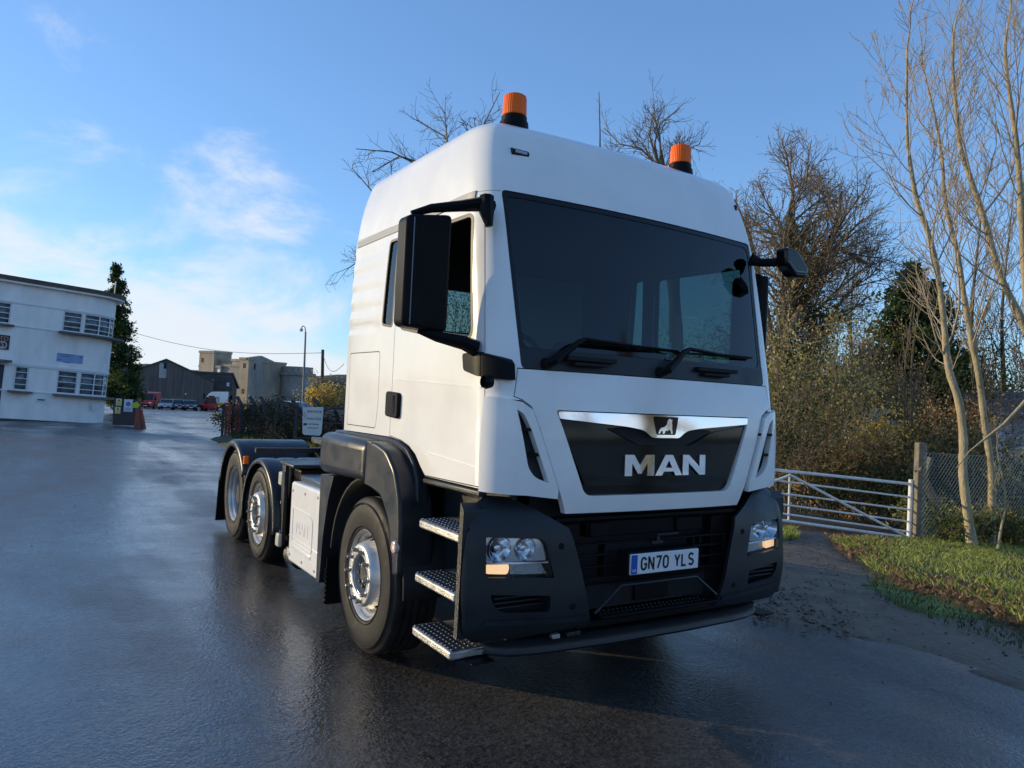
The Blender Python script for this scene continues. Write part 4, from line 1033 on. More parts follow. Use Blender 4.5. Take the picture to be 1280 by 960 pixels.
mt_ = [GP(940, 690), GP(1000, 668), GP(1042, 676), GP(1070, 704), GP(1110, 728), GP(1180, 752), GP(1260, 782), GP(1320, 810), GP(1320, 875), GP(1240, 850), GP(1150, 815), GP(1060, 795), GP(985, 785), GP(930, 775)]
terrain_patch('muddy_track', wob([(p[0], p[1]) for p in mt_], .16, 5, 3), m_mud, .004, .2, .40, .030, label='muddy strip between asphalt and verge')
ms_ = [GP(1092, 722), GP(1130, 728), GP(1175, 742), GP(1225, 758), GP(1252, 776), GP(1215, 779), GP(1150, 768), GP(1100, 750), GP(1075, 733)]
terrain_patch('moss_patch', wob([(p[0], p[1]) for p in ms_], .10, 5, 5), m_moss, .026, .15, .10, .012, label='mossy patch at the edge of the yard')
fl_ = [GP(300, 548), GP(278, 545), GP(262, 549), GP(290, 566), GP(350, 580), GP(440, 590), GP(470, 560), GP(400, 548)]
terrain_patch('hedge_bank', wob([(p[0], p[1]) for p in fl_], .2), m_soil, .02, .5, .4, .05, label='weedy bank under the old hedge', mound=.12)
g2 = [GP(262, 518), GP(276, 530), GP(300, 536), GP(330, 522), GP(300, 514)]
terrain_patch('far_grass', wob([(p[0], p[1]) for p in g2], .4), mat('far_grass', (.10, .11, .03), .9, var=.4, vscale=2), .03, 2, 1, .1, label='sunlit grass strip beside the telehandler', mound=.25)
# distant wooded ridge, all the way round
rv = []; nr = 240
for k, (rad, hh) in enumerate(((420, -8), (460, 7), (520, 13), (640, 16), (800, -10))):
    for i in range(nr):
        a = 2*PI*i/nr
        rv.append((rad*math.cos(a), rad*math.sin(a)+20, hh + (0 if hh < 0 else 7*mnoise.noise(Vector((math.cos(a)*6, math.sin(a)*6, k))) + 3*mnoise.noise(Vector((math.cos(a)*40, math.sin(a)*40, k))))-3))
ro = MB().add(rv, [(k*nr+i, k*nr+(i+1) % nr, (k+1)*nr+(i+1) % nr, (k+1)*nr+i) for k in range(4) for i in range(nr)]).build('hills', mat('ridge_wood', (.035, .04, .025), .9, var=.4, vscale=.05, bump=.0), None, 60)
tag(ro, kind='structure', label='low wooded ridge on the horizon')

# ------------------------------------------------------------ facade frames
class Frame:
    """a local frame standing at a place seen in the photograph: x along the front, y away, z up"""
    def __init__(s, px, py, D, ang=0.0, lean=0.0, lean2=0.0):
        s.o = AT(px, py, D); c, n = math.cos(ang), math.sin(ang)
        r0 = Vector(_r0); f0 = Vector((math.sin(YAW), math.cos(YAW), 0))
        s.ex = (r0*c + f0*n); s.ey = (-r0*n + f0*c); s.ez = Vector((0, 0, 1))
        if lean:
            s.ez = (Vector((0, 0, 1)) + s.ex*math.tan(lean)).normalized(); s.ex = (s.ex - s.ez*s.ex.dot(s.ez)).normalized(); s.ey = s.ez.cross(s.ex)
        s.M = Matrix(((s.ex.x, s.ey.x, s.ez.x, s.o.x), (s.ex.y, s.ey.y, s.ez.y, s.o.y), (s.ex.z, s.ey.z, s.ez.z, s.o.z), (0, 0, 0, 1)))
    def at(s, px, py, y=0.0):
        d = Vector(ray(px, py)); c = Vector(CAM); o = s.o + s.ey*y
        t = (o-c).dot(s.ey)/d.dot(s.ey); p = c+d*t-s.o
        return (p.dot(s.ex), p.dot(s.ez))
    def empty(s, name, label, cat, group=None):
        e = empty(name, (0, 0, 0), 0, label, cat, group); e.matrix_world = s.M; return e
def B(e, name, m, x0, x1, y0, y1, z0, z1, bevel=0, parent=None, label=None):
    o = MB().box(min(x0, x1), max(x0, x1), min(y0, y1), max(y0, y1), min(z0, z1), max(z0, z1)).build(name, m, parent or e, 35, bevel)
    if label: o['label'] = label
    return o
# ------------------------------------------------------------ white office building, left
m_render = mat('white_render', (.85, .84, .81), .85, var=.12, vscale=1.2, bump=.15, bscale=40, stretch=(1, 1, .35))
m_sill = mat('weathered_sill', (.14, .13, .12), .8, var=.3, vscale=5)
m_brown = mat('roof_edge', (.09, .065, .05), .7, var=.3, vscale=4)
m_wframe = mat('window_paint', (.70, .72, .72), .5)
m_wpane = mat('office_pane', (.11, .135, .15), .10, var=.6, vscale=2.5)
m_plinth = mat('plinth', (.06, .068, .075), .85, var=.25, vscale=3)
bl = Frame(136, 529, 36.0, 0, R(2.6))
# direction of the front from its two measured ends
p0 = AT(0, 523, 33.0); p1 = bl.o; dv = Vector((p1-p0)); ang = math.atan2(dv.dot(Vector((math.sin(YAW), math.cos(YAW), 0))), dv.dot(Vector(_r0)))
bl = Frame(136, 531, 36.0, ang, R(2.9))
be = bl.empty('office_building', 'white rendered two-storey office with a rounded corner and steel windows on the left', 'building')
A = bl.at
H = A(146, 371)[1]; RC = 1.5; XL = A(0, 500)[0]-9
XR = .08
def corner_path(inset=0, n=10, xr=None):
    xr = xr if xr is not None else XR
    pts = [(XL, inset)]
    cx_, cy_ = xr-RC, RC
    for i in range(n+1):
        t = -PI/2 + (PI/2)*i/n; pts.append((cx_+(RC-inset)*math.cos(t), cy_+(RC-inset)*math.sin(t)))
    pts += [(xr-inset, 9), (XL, 9)]
    return pts
def slab(name, m, z0, z1, inset, parent=be, xr=None): return MB().prism(corner_path(inset, xr=xr), z0, z1, 'z').build(name, m, parent, 40)
z_ll, z_ls = A(70, 462)[1], A(70, 491.5)[1]      # lower windows
z_ul, z_us = A(80, 388)[1], A(80, 414)[1]        # upper windows
slab('plinth', m_plinth, -.8, A(70, 526.5)[1], -.02)
slab('wall', m_render, A(70, 526.5)[1], z_ls-.03, 0)
slab('wall', m_render, z_ll+.06, z_us-.03, 0)
slab('wall', m_render, z_ul+.05, H-.05, 0)
slab('inner_wall', m_dark, z_ls-.05, H-.06, .35)
slab('string_course', m_wframe, z_ll+.0, z_ll+.12, -.04); slab('string_course', m_wframe, z_us-.06, z_us+.0, -.035); slab('string_course', m_wframe, z_ul+.0, z_ul+.08, -.03)
slab('string_course', m_wframe, z_ls-.06, z_ls, -.03)
slab('roof', m_brown, H-.05, H+.14, -.34, xr=.16); slab('roof_edge', m_render, H-.14, H-.052, -.28, xr=.16)
def infill(x0, x1, z0, z1): B(be, 'wall_panel', m_render, x0, x1, .0, .25, z0, z1)
def wpath(s0, s1, n):
    """points along the front and round the corner"""
    L0 = (XR-RC); o = []
    for i in range(n+1):
        s_ = s0+(s1-s0)*i/n
        if s_ <= L0: o.append((s_, 0.0, 0.0))
        else:
            t = -PI/2+(s_-L0)/RC; o.append((L0+RC*math.cos(t), RC+RC*math.sin(t), t+PI/2))
    return o
def win(s0, s1, z0, z1, nh, cols, curved=False):
    segs = max(1, int((s1-s0)/.22)) if curved else cols
    pts = wpath(s0, s1, segs); f = MB()
    def P3(p, z, d): return (p[0]-d*math.sin(-p[2])*-1*0+d*math.sin(p[2])*-1, p[1]+d*math.cos(p[2]), z)
    for z, t in [(z0+.03, .06), (z1-.03, .06)]+[(z0+(z1-z0)*(k+1)/nh, .035) for k in range(nh-1)]:
        for a, b in zip(pts, pts[1:]): f.bar(P3(a, z, .04), P3(b, z, .04), .05, t)
    every = max(1, segs//cols)
    for k, p in enumerate(pts):
        if k % every == 0 or k == segs: f.bar(P3(p, z0, .04), P3(p, z1, .04), .045 if 0 < k < segs else .08, .05)
    fo = f.build('window', m_wframe, be)
    for k in range(0, segs, every):
        a, b = pts[k], pts[min(segs, k+every)]
        q = pts[k:min(segs, k+every)+1]
        vs_ = [P3(p, z, .07) for z in (z0, z1) for p in q]; n_ = len(q)
        o = MB().add(vs_, [(i, i+1, n_+i+1, n_+i) for i in range(n_-1)]).build('pane', m_wpane, fo); o.modifiers.new('s', 'SOLIDIFY').thickness = .01
    return fo
xs_l = [A(x, 475)[0] for x in (18, 34, 72, 96, 100.5, 136)]; xs_u = [A(x, 398)[0] for x in (-14, 12, 80, 102.5, 106.5, 143)]
arcL = (XR-RC)+RC*PI/2*.93
win(xs_l[0], xs_l[1], z_ls, z_ll, 4, 1); win(xs_l[2], xs_l[3], z_ls, z_ll, 4, 1); win(xs_l[4], arcL, z_ls, z_ll, 4, 3, True)
win(xs_u[0], xs_u[1], z_us, z_ul, 4, 1); win(xs_u[2], xs_u[3], z_us, z_ul, 4, 1); win(xs_u[4], arcL, z_us, z_ul, 4, 3, True)
ends = (XL, )
infill(XL, A(-6, 470)[0], z_ls-.03, z_ll+.06); B(be, 'door', mat('blue_door', (.012, .02, .05), .4), A(-6, 470)[0], A(4, 470)[0], -.01, .2, .2, z_ll+.05)
infill(A(4, 470)[0], xs_l[0], z_ls-.03, z_ll+.06); infill(xs_l[1], xs_l[2], z_ls-.03, z_ll+.06); infill(xs_l[3], xs_l[4], z_ls-.03, z_ll+.06)
infill(XL, xs_u[0], z_us-.03, z_ul+.06); infill(xs_u[1], xs_u[2], z_us-.03, z_ul+.06); infill(xs_u[3], xs_u[4], z_us-.03, z_ul+.06)
def sill(s0, s1, z, d=.38, t=.09):
    pts = wpath(s0, s1, 14 if s1 > XR-RC else 2); f = []; v = []
    for p in pts:
        nx_, ny_ = math.sin(p[2]), -math.cos(p[2])
        for dd in (d, -.1):
            for zz_ in (z-t, z): v.append((p[0]+nx_*dd, p[1]+ny_*dd, zz_))
    for i in range(len(pts)-1):
        a = i*4; f += [(a, a+4, a+5, a+1), (a+1, a+5, a+7, a+3), (a+2, a+3, a+7, a+6), (a, a+2, a+6, a+4)]
    n4 = (len(pts)-1)*4; f += [(0, 1, 3, 2), (n4, n4+2, n4+3, n4+1)]
    return MB().add(v, f).build('window_sill', m_sill, be, 30)
sill(A(66, 490)[0], arcL+.1, z_ls-.02); sill(A(9, 488)[0], A(39, 490)[0], z_ls-.02); sill(A(73, 413)[0], arcL+.25, z_us-.02, .5); sill(A(-20, 405)[0], A(16, 409)[0], z_us-.02, .4)
B(be, 'door_canopy', m_sill, A(-10, 452)[0], A(10, 456)[0], -.9, .1, z_ll+.10, z_ll+.2)
def wallpix(px0, py0, px1, py1): a = A(px0, py0); b = A(px1, py1); return a[0], b[0], b[1], a[1]
x0, x1, z0, z1 = wallpix(-14, 416.5, 10.5, 437.5)
sg = B(be, 'wall_sign', mat('navy_sign', (.012, .018, .045), .4), x0, x1, -.05, .0, z0, z1)
def txt(parent, s_, size, m, x, y, z, depth=.002): 
    return text_obj('lettering', s_, size, m, parent, Matrix.Translation((x, y, z)) @ Matrix.Rotation(PI/2, 4, 'X'), depth=depth)
m_rust = mat('sign_salmon', (.50, .24, .17), .6); m_cream = mat('sign_cream', (.55, .50, .45), .6)
txt(sg, 'LTD', .26, m_rust, x1-.28, -.055, z1-.16); txt(sg, 'S', .3, m_cream, x1-.25, -.055, z1-.44)
MB().lathe([(-.056, .13), (-.058, .15), (-.056, .17)], 20, 'y', (x1-.25, 0, z1-.44)).build('sign_ring', m_cream, sg)
B(sg, 'sign_line', m_cream, x0+.1, x1-.1, -.055, -.05, z0+.07, z0+.11)
x0, x1, z0, z1 = wallpix(71.5, 441, 103, 455)
gsn = B(be, 'painted_notice', mat('faded_blue', (.26, .36, .58), .8, var=.12, vscale=6), x0, x1, -.012, .0, z0, z1)
m_fb = mat('faded_ink', (.10, .17, .30), .8)
for i, (s_, zz_) in enumerate((('Reception', .10), ('Please report here', .21))): pass
for i, (a, b) in enumerate(((.04, .62), (.14, .50), (.0, .0), (.02, .2), (.25, .55))):
    if b > a: B(gsn, 'faded_line', m_fb, x0+(x1-x0)*a, x0+(x1-x0)*b, -.015, -.012, z1-.05-i*.09, z1-.01-i*.09)
B(gsn, 'faded_line', m_fb, x0+(x1-x0)*.86, x1-.05, -.015, -.012, z1-.12, z1-.06)
x0, x1, z0, z1 = wallpix(45, 498, 57, 504.5); q = B(be, 'wall_plate', m_wframe, x0, x1, -.02, .0, z0, z1); B(q, 'faded_line', m_fb, x0+.06, x1-.06, -.024, -.02, z0+.12, z0+.2)
x0, x1, z0, z1 = wallpix(115, 505, 124, 512); B(be, 'wall_plate', m_wframe, x0, x1, -.02, .0, z0, z1)
# flood lamps on the corner
q = MB().lathe([(0, .09), (.1, .11), (.11, .001)], 12, 'y', (.55, -.1, z_us-.75)).bar((.3, .1, z_us-.75), (.55, -.05, z_us-.75), .04); q.build('wall_lamp', m_sill, be)
q = MB().lathe([(0, .09), (.1, .11), (.11, .001)], 12, 'y', (.6, .3, z_us-1.5)).bar((.3, .4, z_us-1.5), (.6, .3, z_us-1.5), .04); q.build('wall_lamp', m_sill, be)
MB().tube([(.1, 2, H), (.12, 2, H+1.0)], .025, 6).build('vent_pipe', m_wframe, be)

# ------------------------------------------------------------ yard gate with safety signs
fg = Frame(140, 531, 33.0, R(10)); fe = fg.empty('palisade_gate', 'black steel palisade gate beside the white office, carrying safety signs', 'gate')
m_steel = mat('dark_steel', (.03, .032, .036), .5, var=.3, vscale=6)
W = fg.at(171, 530)[0]; zt = fg.at(150, 498)[1]
B(fe, 'rail', m_steel, 0, W, .0, .05, .35, .42); B(fe, 'rail', m_steel, 0, W, .0, .05, zt-.3, zt-.23)
n = 19
pm = MB().prism([(-.028, 0), (.028, 0), (.028, zt-.06), (0, zt), (-.028, zt-.06)], -.02, .0, 'y').mesh('pale')
for i in range(n):
    o = link_mesh('pale', pm, m_steel, fe, None) if i == 0 else None
    if o is None: o = bpy.data.objects.new('pale', pm); COL.objects.link(o); o.parent = fe
    o.location = (.05+(W-.1)*i/(n-1), -.005, 0)
m_yel = mat('sign_yellow', (.62, .50, .04), .5); m_sgw = mat('sign_white', (.62, .64, .66), .5); m_hv = mat('hi_vis', (.35, .55, .04), .5); m_redp = mat('brown_paint', (.24, .058, .036), .6, var=.3, vscale=6)
def sgn(f, e, px0, py0, px1, py1, m, name, y=-.06):
    a = f.at(px0, py0); b = f.at(px1, py1); return B(e, name, m, a[0], b[0], y-.01, y, b[1], a[1])
for k, (a, b, c, d) in enumerate(((146, 498, 152.5, 507), (144.5, 508.5, 151, 517))):
    s_ = sgn(fg, fe, a, b, c, d, m_sgw, 'warning_sign'); aa = fg.at(a+.5, (b+d)/2); bb = fg.at(c-.5, d-.5)
    B(s_, 'sign_panel', m_yel, aa[0], bb[0], -.073, -.07, bb[1], aa[1]); cx_ = (aa[0]+bb[0])/2
    MB().prism([(cx_-.09, aa[1]+.02), (cx_+.09, aa[1]+.02), (cx_, aa[1]+.17)], -.076, -.07, 'y').build('sign_triangle', m_yel, s_)
    MB().prism([(cx_-.04, aa[1]+.04), (cx_+.04, aa[1]+.04), (cx_, aa[1]+.12)], -.079, -.076, 'y').build('sign_mark', m_ink, s_)
s_ = sgn(fg, fe, 156, 499, 166, 515, m_sgw, 'site_notice'); c_ = fg.at(161, 505)
MB().lathe([(-.075, .001), (-.075, .10)], 20, 'y', (c_[0], 0, c_[1])).build('sign_disc', mat('sign_blue', (.10, .16, .42), .5), s_)
for k in range(3): B(s_, 'sign_line', MATS['sign_blue'], c_[0]-.13, c_[0]+.13, -.074, -.07, c_[1]-.2-k*.08, c_[1]-.17-k*.08)
fp = Frame(172, 536, 31.6, 0); pe = fp.empty('gate_post', 'red brown timber gatepost leaning braces and a lime green board', 'post')
zt2 = fp.at(171, 497)[1]
MB().prism([(-.14, -.1), (.14, -.1), (.06, zt2), (-.06, zt2)], -.06, .06, 'y').build('post', m_redp, pe)
MB().bar((.1, 0, zt2*.62), (.32, 0, -.05), .09).bar((-.05, .05, zt2*.62), (-.05, .6, -.05), .08).build('brace', m_redp, pe)
c_ = fp.at(170.5, 506)
MB().prism([(c_[0]-.13, c_[1]-.13), (c_[0]+.12, c_[1]-.13), (c_[0]+.2, c_[1]), (c_[0]+.05, c_[1]+.14), (c_[0]-.16, c_[1]+.03)], -.1, -.08, 'y').build('arrow_board', m_hv, pe)

# ------------------------------------------------------------ timber barn
m_board = mat('dark_boarding', (.085, .078, .072), .9, col2=(.17, .158, .145), vscale=1.1, stretch=(2.5, 2.5, .12))
m_tin = mat('dark_tin', (.055, .055, .058), .7, var=.3, vscale=1)
bn = Frame(173, 509.5, 124.0, R(23)); b_ = bn.empty('timber_barn', 'dark weatherboarded barn with a low gable and a pale patch under its ridge', 'barn')
A = bn.at; W = A(265, 515)[0]; zE = A(173, 459.5)[1]; xa, za = A(208, 450); xr, zr = A(265, 475.8)
prof = [(0, -3), (W, -3), (xr, zr), (xa, za), (0, zE)]
MB().prism(prof, 0, 24, 'y').build('wall', m_board, b_)
n = 46; bm_ = MB()
for i in range(n):
    x = W*(i+.5)/n; zt = zE+(za-zE)*x/xa if x < xa else za+(zr-za)*(x-xa)/(xr-xa)
    o = MB().box(x-W/n*.42, x+W/n*.42, -.06, 0, A(200, 472)[1]+.0, zt-.02).build('board', m_board, b_)
    o = MB().box(x-W/n*.42, x+W/n*.42, -.14, -.02, -1.5, A(200, 472)[1]-.03).build('board', m_board, b_)
MB().prism([(-.4, zE-.15), (xa, za+.25), (xr+.3, zr+.0), (xr+.3, zr-.2), (xa, za+.02), (-.4, zE-.4)], -.3, 24.5, 'y').build('roof', m_tin, b_)
x0, z1 = A(199.5, 453.5); x1, z0 = A(207.5, 473); B(b_, 'pale_panel', mat('pale_tin', (.36, .37, .38), .6, var=.2, vscale=1), x0, x1, -.12, -.06, z0, z1)
x0, z1 = A(205, 453.5); x1, z0 = A(208, 461); B(b_, 'hatch', m_dark, x0, x1, -.16, -.12, z0, z1)
x0, z1 = A(213, 496); x1, z0 = A(226, 507); B(b_, 'low_panel', m_sill, x0, x1, -.25, -.14, z0, z1)
for px, py in ((197.5, 502), (232, 492.5)):
    x0, z0 = A(px, py); B(b_, 'bulkhead_lamp', m_sgw, x0-.12, x0+.12, -.3, -.14, z0-.15, z0+.15)
bn2 = Frame(248, 509, 130.0, R(23)); b2 = bn2.empty('lean_to_shed', 'long dark tin roofed shed behind the barn, in front of the concrete mill', 'shed'); A = bn2.at
x2, z2 = A(250, 466); x3, z3 = A(291, 468.5); x4, z4 = A(296, 486)
MB().prism([(x2-3, -4), (x4, -4), (x4, z4), (x3, z3), (x2-3, z2)], 0, 20, 'y').build('wall', m_board, b2)
MB().prism([(x2-3.2, z2-.1), (x3, z3), (x4+.3, z4), (x4+.5, z4+.1), (x3+.1, z3+.35), (x2-3.2, z2+.25)], -.4, 20.4, 'y').build('roof', m_tin, b2)
for i in range(14): B(b2, 'roof_sheet', m_tin, x2+(x3-x2)*i/14, x2+(x3-x2)*(i+.9)/14, -.25, -.05, z4-.3, z3-.4+(z2-z3)*(1-i/14))
for px, py in ((265.5, 476.5), (285.5, 480.5)):
    x0, z0 = A(px, py); B(b2, 'floodlight', m_sgw, x0-.3, x0+.15, -.5, -.25, z0-.35, z0+.3)

# ------------------------------------------------------------ concrete mill
m_conc_sun = mat('mill_concrete_sunlit', (.46, .38, .28), .9, col2=(.26, .22, .175), vscale=.35, stretch=(1, 1, .5), bump=.2, bscale=3)  # concrete with its sunlit warmth put into the colour
m_conc_shade = mat('mill_concrete_shaded_grey', (.30, .27, .235), .9, var=.25, vscale=.3)  # same concrete, greyer, with shade put into the colour
ml = Frame(253, 513, 165.0, R(-32)); me_ = ml.empty('concrete_mill', 'derelict concrete mill with a small stair tower at its left end', 'mill'); A = ml.at
def blk(name, px0, py0, px1, y0, y1, m, parent=me_, pyb=515, cap=True):
    a = A(px0, py0, y0); b = A(px1, py0, y0)
    o = B(me_, name, m, a[0], b[0], y0, y1, -6, a[1])
    if cap: B(o, 'parapet', m, a[0]-.15, b[0]+.15, y0-.15, y1+.1, a[1], a[1]+.5, parent=o)
    return o
tw = blk('stair_tower', 249.5, 441, 268, 0, 4.5, m_conc_sun)
for px, py in ((253, 450), ):
    x, z = A(px, py); B(tw, 'window', m_dark, x-.4, x+.4, -.05, .1, z-.5, z+.5, parent=tw)
blk('mill_wing', 253, 450.5, 301, 1.5, 14, m_conc_sun); w_ = blk('lower_bay', 249, 459, 276, .3, 2, m_conc_shade)
x, z = A(274, 464, .3); B(w_, 'window', m_sgw, x-.4, x+.4, .2, .35, z-.4, z+.4, parent=w_)
blk('mill_wing', 276, 458, 300, .9, 2, m_conc_shade)
pl_ = blk('pilaster_block', 300, 449.5, 311, 0, 1.4, m_conc_sun)
for px, py in ((305.5, 457), (303.5, 489)):
    x, z = A(px, py); B(pl_, 'window', m_dark, x-.4, x+.4, -.05, .2, z-.5, z+.5, parent=pl_)
def mp(px, py, y): q = A(px, py, y); return Vector((q[0], y, q[1]))
ga, gb_, gc = mp(311, 450, 0), mp(342.5, 454.5, 14), mp(327, 447.5, 7)
back = Vector((-10, 8, 0)); lo = lambda v: Vector((v.x, v.y, -8))
face_ = [lo(ga), lo(gb_), gb_, gc, ga]
gb = MB().add(face_+[v+back for v in face_], [(0, 1, 2, 3, 4), (9, 8, 7, 6, 5), (0, 5, 6, 1), (1, 6, 7, 2), (2, 7, 8, 3), (3, 8, 9, 4), (4, 9, 5, 0)]).build('gable_block', m_conc_shade, me_)
nrm = (gb_-ga).cross(Vector((0, 0, 1))).normalized(); nrm = nrm if nrm.y < 0 else -nrm
rf = MB()
for u0, u1 in ((ga, gc), (gc, gb_)): rf.bar(u0+nrm*.3+Vector((0, 0, .25)), u1+nrm*.3+Vector((0, 0, .25)), .7, .5)
rf.build('roof_edge', m_conc_sun, me_)
for px, py in ((317.5, 458), (335, 460), (315, 487), (333.5, 488)):
    t_ = (px-311)/31.5; q = ga.lerp(gb_, t_); z = A(px, py, q.y)[1]; u_d = (gb_-ga); u_d.z = 0; u_d.normalize(); c0_ = Vector((q.x, q.y, z))+nrm*.02
    MB().bar(c0_-u_d*.75, c0_+u_d*.75, .2, 1.3).build('window', m_dark, gb)
a = A(343, 461.5, 12); b = A(371, 461.5, 12); cx_ = (a[0]+b[0])/2; rr = (b[0]-a[0])/2
MB().lathe([(-6, rr), (a[1]-1.2, rr), (a[1]-1.2, rr+.4), (a[1]-.6, rr+.4), (a[1]-.6, rr-.3), (a[1]+.8, rr-.3), (a[1]+.8, .01)], 28, 'z', (cx_, 12+rr, 0)).build('round_bay', m_conc_shade, me_)
for i in range(9):
    t = PI+PI*(i+.5)/9; x, y = cx_+(rr-.3)*math.cos(t), 12+rr+(rr-.3)*math.sin(t)
    MB().box(-.25, .25, -.1, .1, a[1]-.5, a[1]+.8, Matrix.Translation((x, y, 0)) @ Matrix.Rotation(t+PI/2, 4, 'Z')).build('clerestory_post', m_conc_sun, me_)

# ------------------------------------------------------------ vehicles in the yard
m_red = mat('red_paint', (.50, .02, .02), .3, coat=.4); m_vglass = mat('vehicle_glass', (.02, .028, .032), .08); m_silver = mat('silver_paint', (.30, .34, .38), .3, metal=.3); m_dkcar = mat('dark_car_paint', (.03, .03, .035), .3, coat=.4); m_mar = mat('maroon_paint', (.04, .004, .004), .35, spec=.2)
m_head = mat('headlamp_glass', (.7, .7, .65), .2, metal=.6)
def vwheel(e, x, y, r, w_=.22, hubm=m_sgw):
    o = MB().lathe([(-w_/2, r*.6), (-w_/2, r*.93), (-w_*.35, r), (w_*.35, r), (w_/2, r*.93), (w_/2, r*.6)], 24, 'x', (x, y, r), close=True).build('wheel', m_tyre, e, 35)
    MB().lathe([(-w_*.42, .001), (-w_*.46, r*.3), (-w_*.36, r*.56), (-w_*.30, r*.6), (w_*.3, r*.6), (w_*.36, r*.56), (w_*.46, r*.3), (w_*.42, .001)], 20, 'x', (x, y, r)).build('hub', hubm, o, 35); return o
def car(name, loc, rz, body, label, cat, group=None, scale=1, L_=4.2, W_=1.72, Hh=1.45, van=False):
    """length along y, nose towards -y"""
    e = empty(name, loc, rz, label, cat, group); h = L_/2; w2 = W_/2
    if van:
        sidep = rounded([(-h, .35), (-h, .95), (-h+.15, 1.15), (-h+.75, 2.15), (-h+1.0, 2.3), (h, 2.32), (h, .35)], [.08, .1, .1, .15, .15, .1, .05])
        gp_ = [(-h+.30, 1.22), (-h+.74, 2.0), (-h+1.7, 2.0), (-h+1.7, 1.22)]
    else:
        sidep = rounded([(-h, .32), (-h, .66), (-h+.25, .82), (-h+1.15, .93), (-h+1.85, Hh-.04), (-h+2.3, Hh), (h-1.0, Hh-.05), (h-.25, .98), (h, .9), (h, .32)], [.08, .1, .2, .15, .2, .2, .25, .12, .08, .08])
        gp_ = [(-h+1.28, .95), (-h+1.88, Hh-.1), (h-1.05, Hh-.12), (h-.45, .98)]
    b = MB().prism(sidep, -w2, w2, 'x').mesh('vb')
    # tumblehome: narrow the glasshouse
    for v in b.vertices:
        k = max(0, (v.co.z-.9)/(Hh if not van else 2.3)); v.co.x *= 1-.22*min(1, k) if not van else 1-.08*k
    b_o = link_mesh('body', b, body, e, 30); mb_ = b_o.modifiers.new('bev', 'BEVEL'); mb_.width = .05; mb_.segments = 2; mb_.limit_method = 'ANGLE'; mb_.angle_limit = R(50)
    def gx_(z): return w2*(1-(.22 if not van else .08)*min(1, max(0, (z-.9)/(Hh if not van else 2.3))))
    for s_ in (-1, 1):
        vs_ = [(s_*(gx_(z)+.006), y, z) for y, z in gp_]+[(s_*(gx_(z)-.02), y, z) for y, z in gp_]
        MB().add(vs_, [(0, 1, 2, 3), (4, 5, 6, 7), (0, 1, 5, 4), (1, 2, 6, 5), (2, 3, 7, 6), (3, 0, 4, 7)]).build('side_window', m_vglass, e)
        if not van: MB().bar((s_*(gx_(1.0)+.01), gp_[2][0]-.75, .96), (s_*(gx_(Hh)+.03), gp_[2][0]-.75, Hh-.1), .03, .07).build('door_pillar', body, e)
    for (ya, za_, yb_, zb_) in (((-h+.22, 1.2, -h+.66, 2.05) if van else (-h+1.2, .96, -h+1.82, Hh-.08)), ) + (() if van else ((h-.30, 1.0, h-.95, Hh-.1), )):
        sgn_ = -1 if ya < yb_ else 1
        vs_ = [(-gx_(za_)+.1, ya-.0, za_), (gx_(za_)-.1, ya, za_), (gx_(zb_)-.1, yb_, zb_), (-gx_(zb_)+.1, yb_, zb_)]
        n_ = Vector((0, -(zb_-za_), (yb_-ya))).normalized()
        if n_.z < 0: n_ = -n_
        MB().add([Vector(v)+n_*.035 for v in vs_]+[Vector(v)-n_*.02 for v in vs_], [(0, 1, 2, 3), (4, 5, 6, 7), (0, 1, 5, 4), (1, 2, 6, 5), (2, 3, 7, 6), (3, 0, 4, 7)]).build('windscreen' if sgn_ < 0 else 'rear_window', m_vglass, e)
    r_ = .33 if not van else .36
    for s_ in (-1, 1):
        for y in (-h+.82, h-.8): vwheel(e, s_*(w2-.08), y, r_)
        MB().box(s_*(w2-.42)-.16, s_*(w2-.42)+.16, -h-.02, -h+.04, .62 if not van else .78, .76 if not van else .98).build('headlight', m_head, e, 30, .03)
        MB().bar((s_*(w2-.03), -h+1.35, 1.02 if not van else 1.35), (s_*(w2+.14), -h+1.32, 1.04 if not van else 1.40), .12, .14).build('mirror', m_black, e)
    MB().box(-.5, .5, -h-.03, -h+.02, .40, .56 if not van else .72).build('grille', m_black, e, 30, .02)
    MB().box(-.26, .26, -h-.04, -h-.03, .42, .53).build('number_plate', m_sgw, e)
    MB().box(-w2+.03, w2-.03, -h-.05, -h+.1, .28, .40).build('bumper', m_black, e, 30, .03)
    return e
def gpos(px, D): p = GD(px, D); return (p.x, p.y, p.z)
def face(ang): return -YAW+ang    # rotation so that the nose (-y) looks at the camera, plus ang
car('red_van', gpos(186.5, 104), face(R(14)), m_red, 'red van with white front corner parked facing the camera before the barn', 'van', van=True, L_=5, W_=2.0)
car('parked_car', gpos(208.5, 103), face(R(18)), m_silver, 'silver blue car parked next to the red van', 'car', 'cars parked before the barn')
car('parked_car', gpos(224, 104), face(R(25)), m_dkcar, 'dark estate car parked right of the silver blue car', 'car', 'cars parked before the barn')
car('parked_car', gpos(236, 104), face(R(30)), m_dkcar, 'dark hatchback parked nearest the red telehandler', 'car', 'cars parked before the barn')
cp_ = AT(452, 520, 24); car('parked_car', (cp_.x+.5, cp_.y+.4, hgt(cp_.x, cp_.y)-.05), face(R(60)), m_mar, 'dark maroon saloon car behind the haulage sign', 'car', L_=4.4)
car('parked_car', gpos(366, 33), face(R(80)), m_dkcar, 'dark car with pale roof seen over the old hedge', 'car')
for k, (px, D) in enumerate(((352, 44), )):
    pass
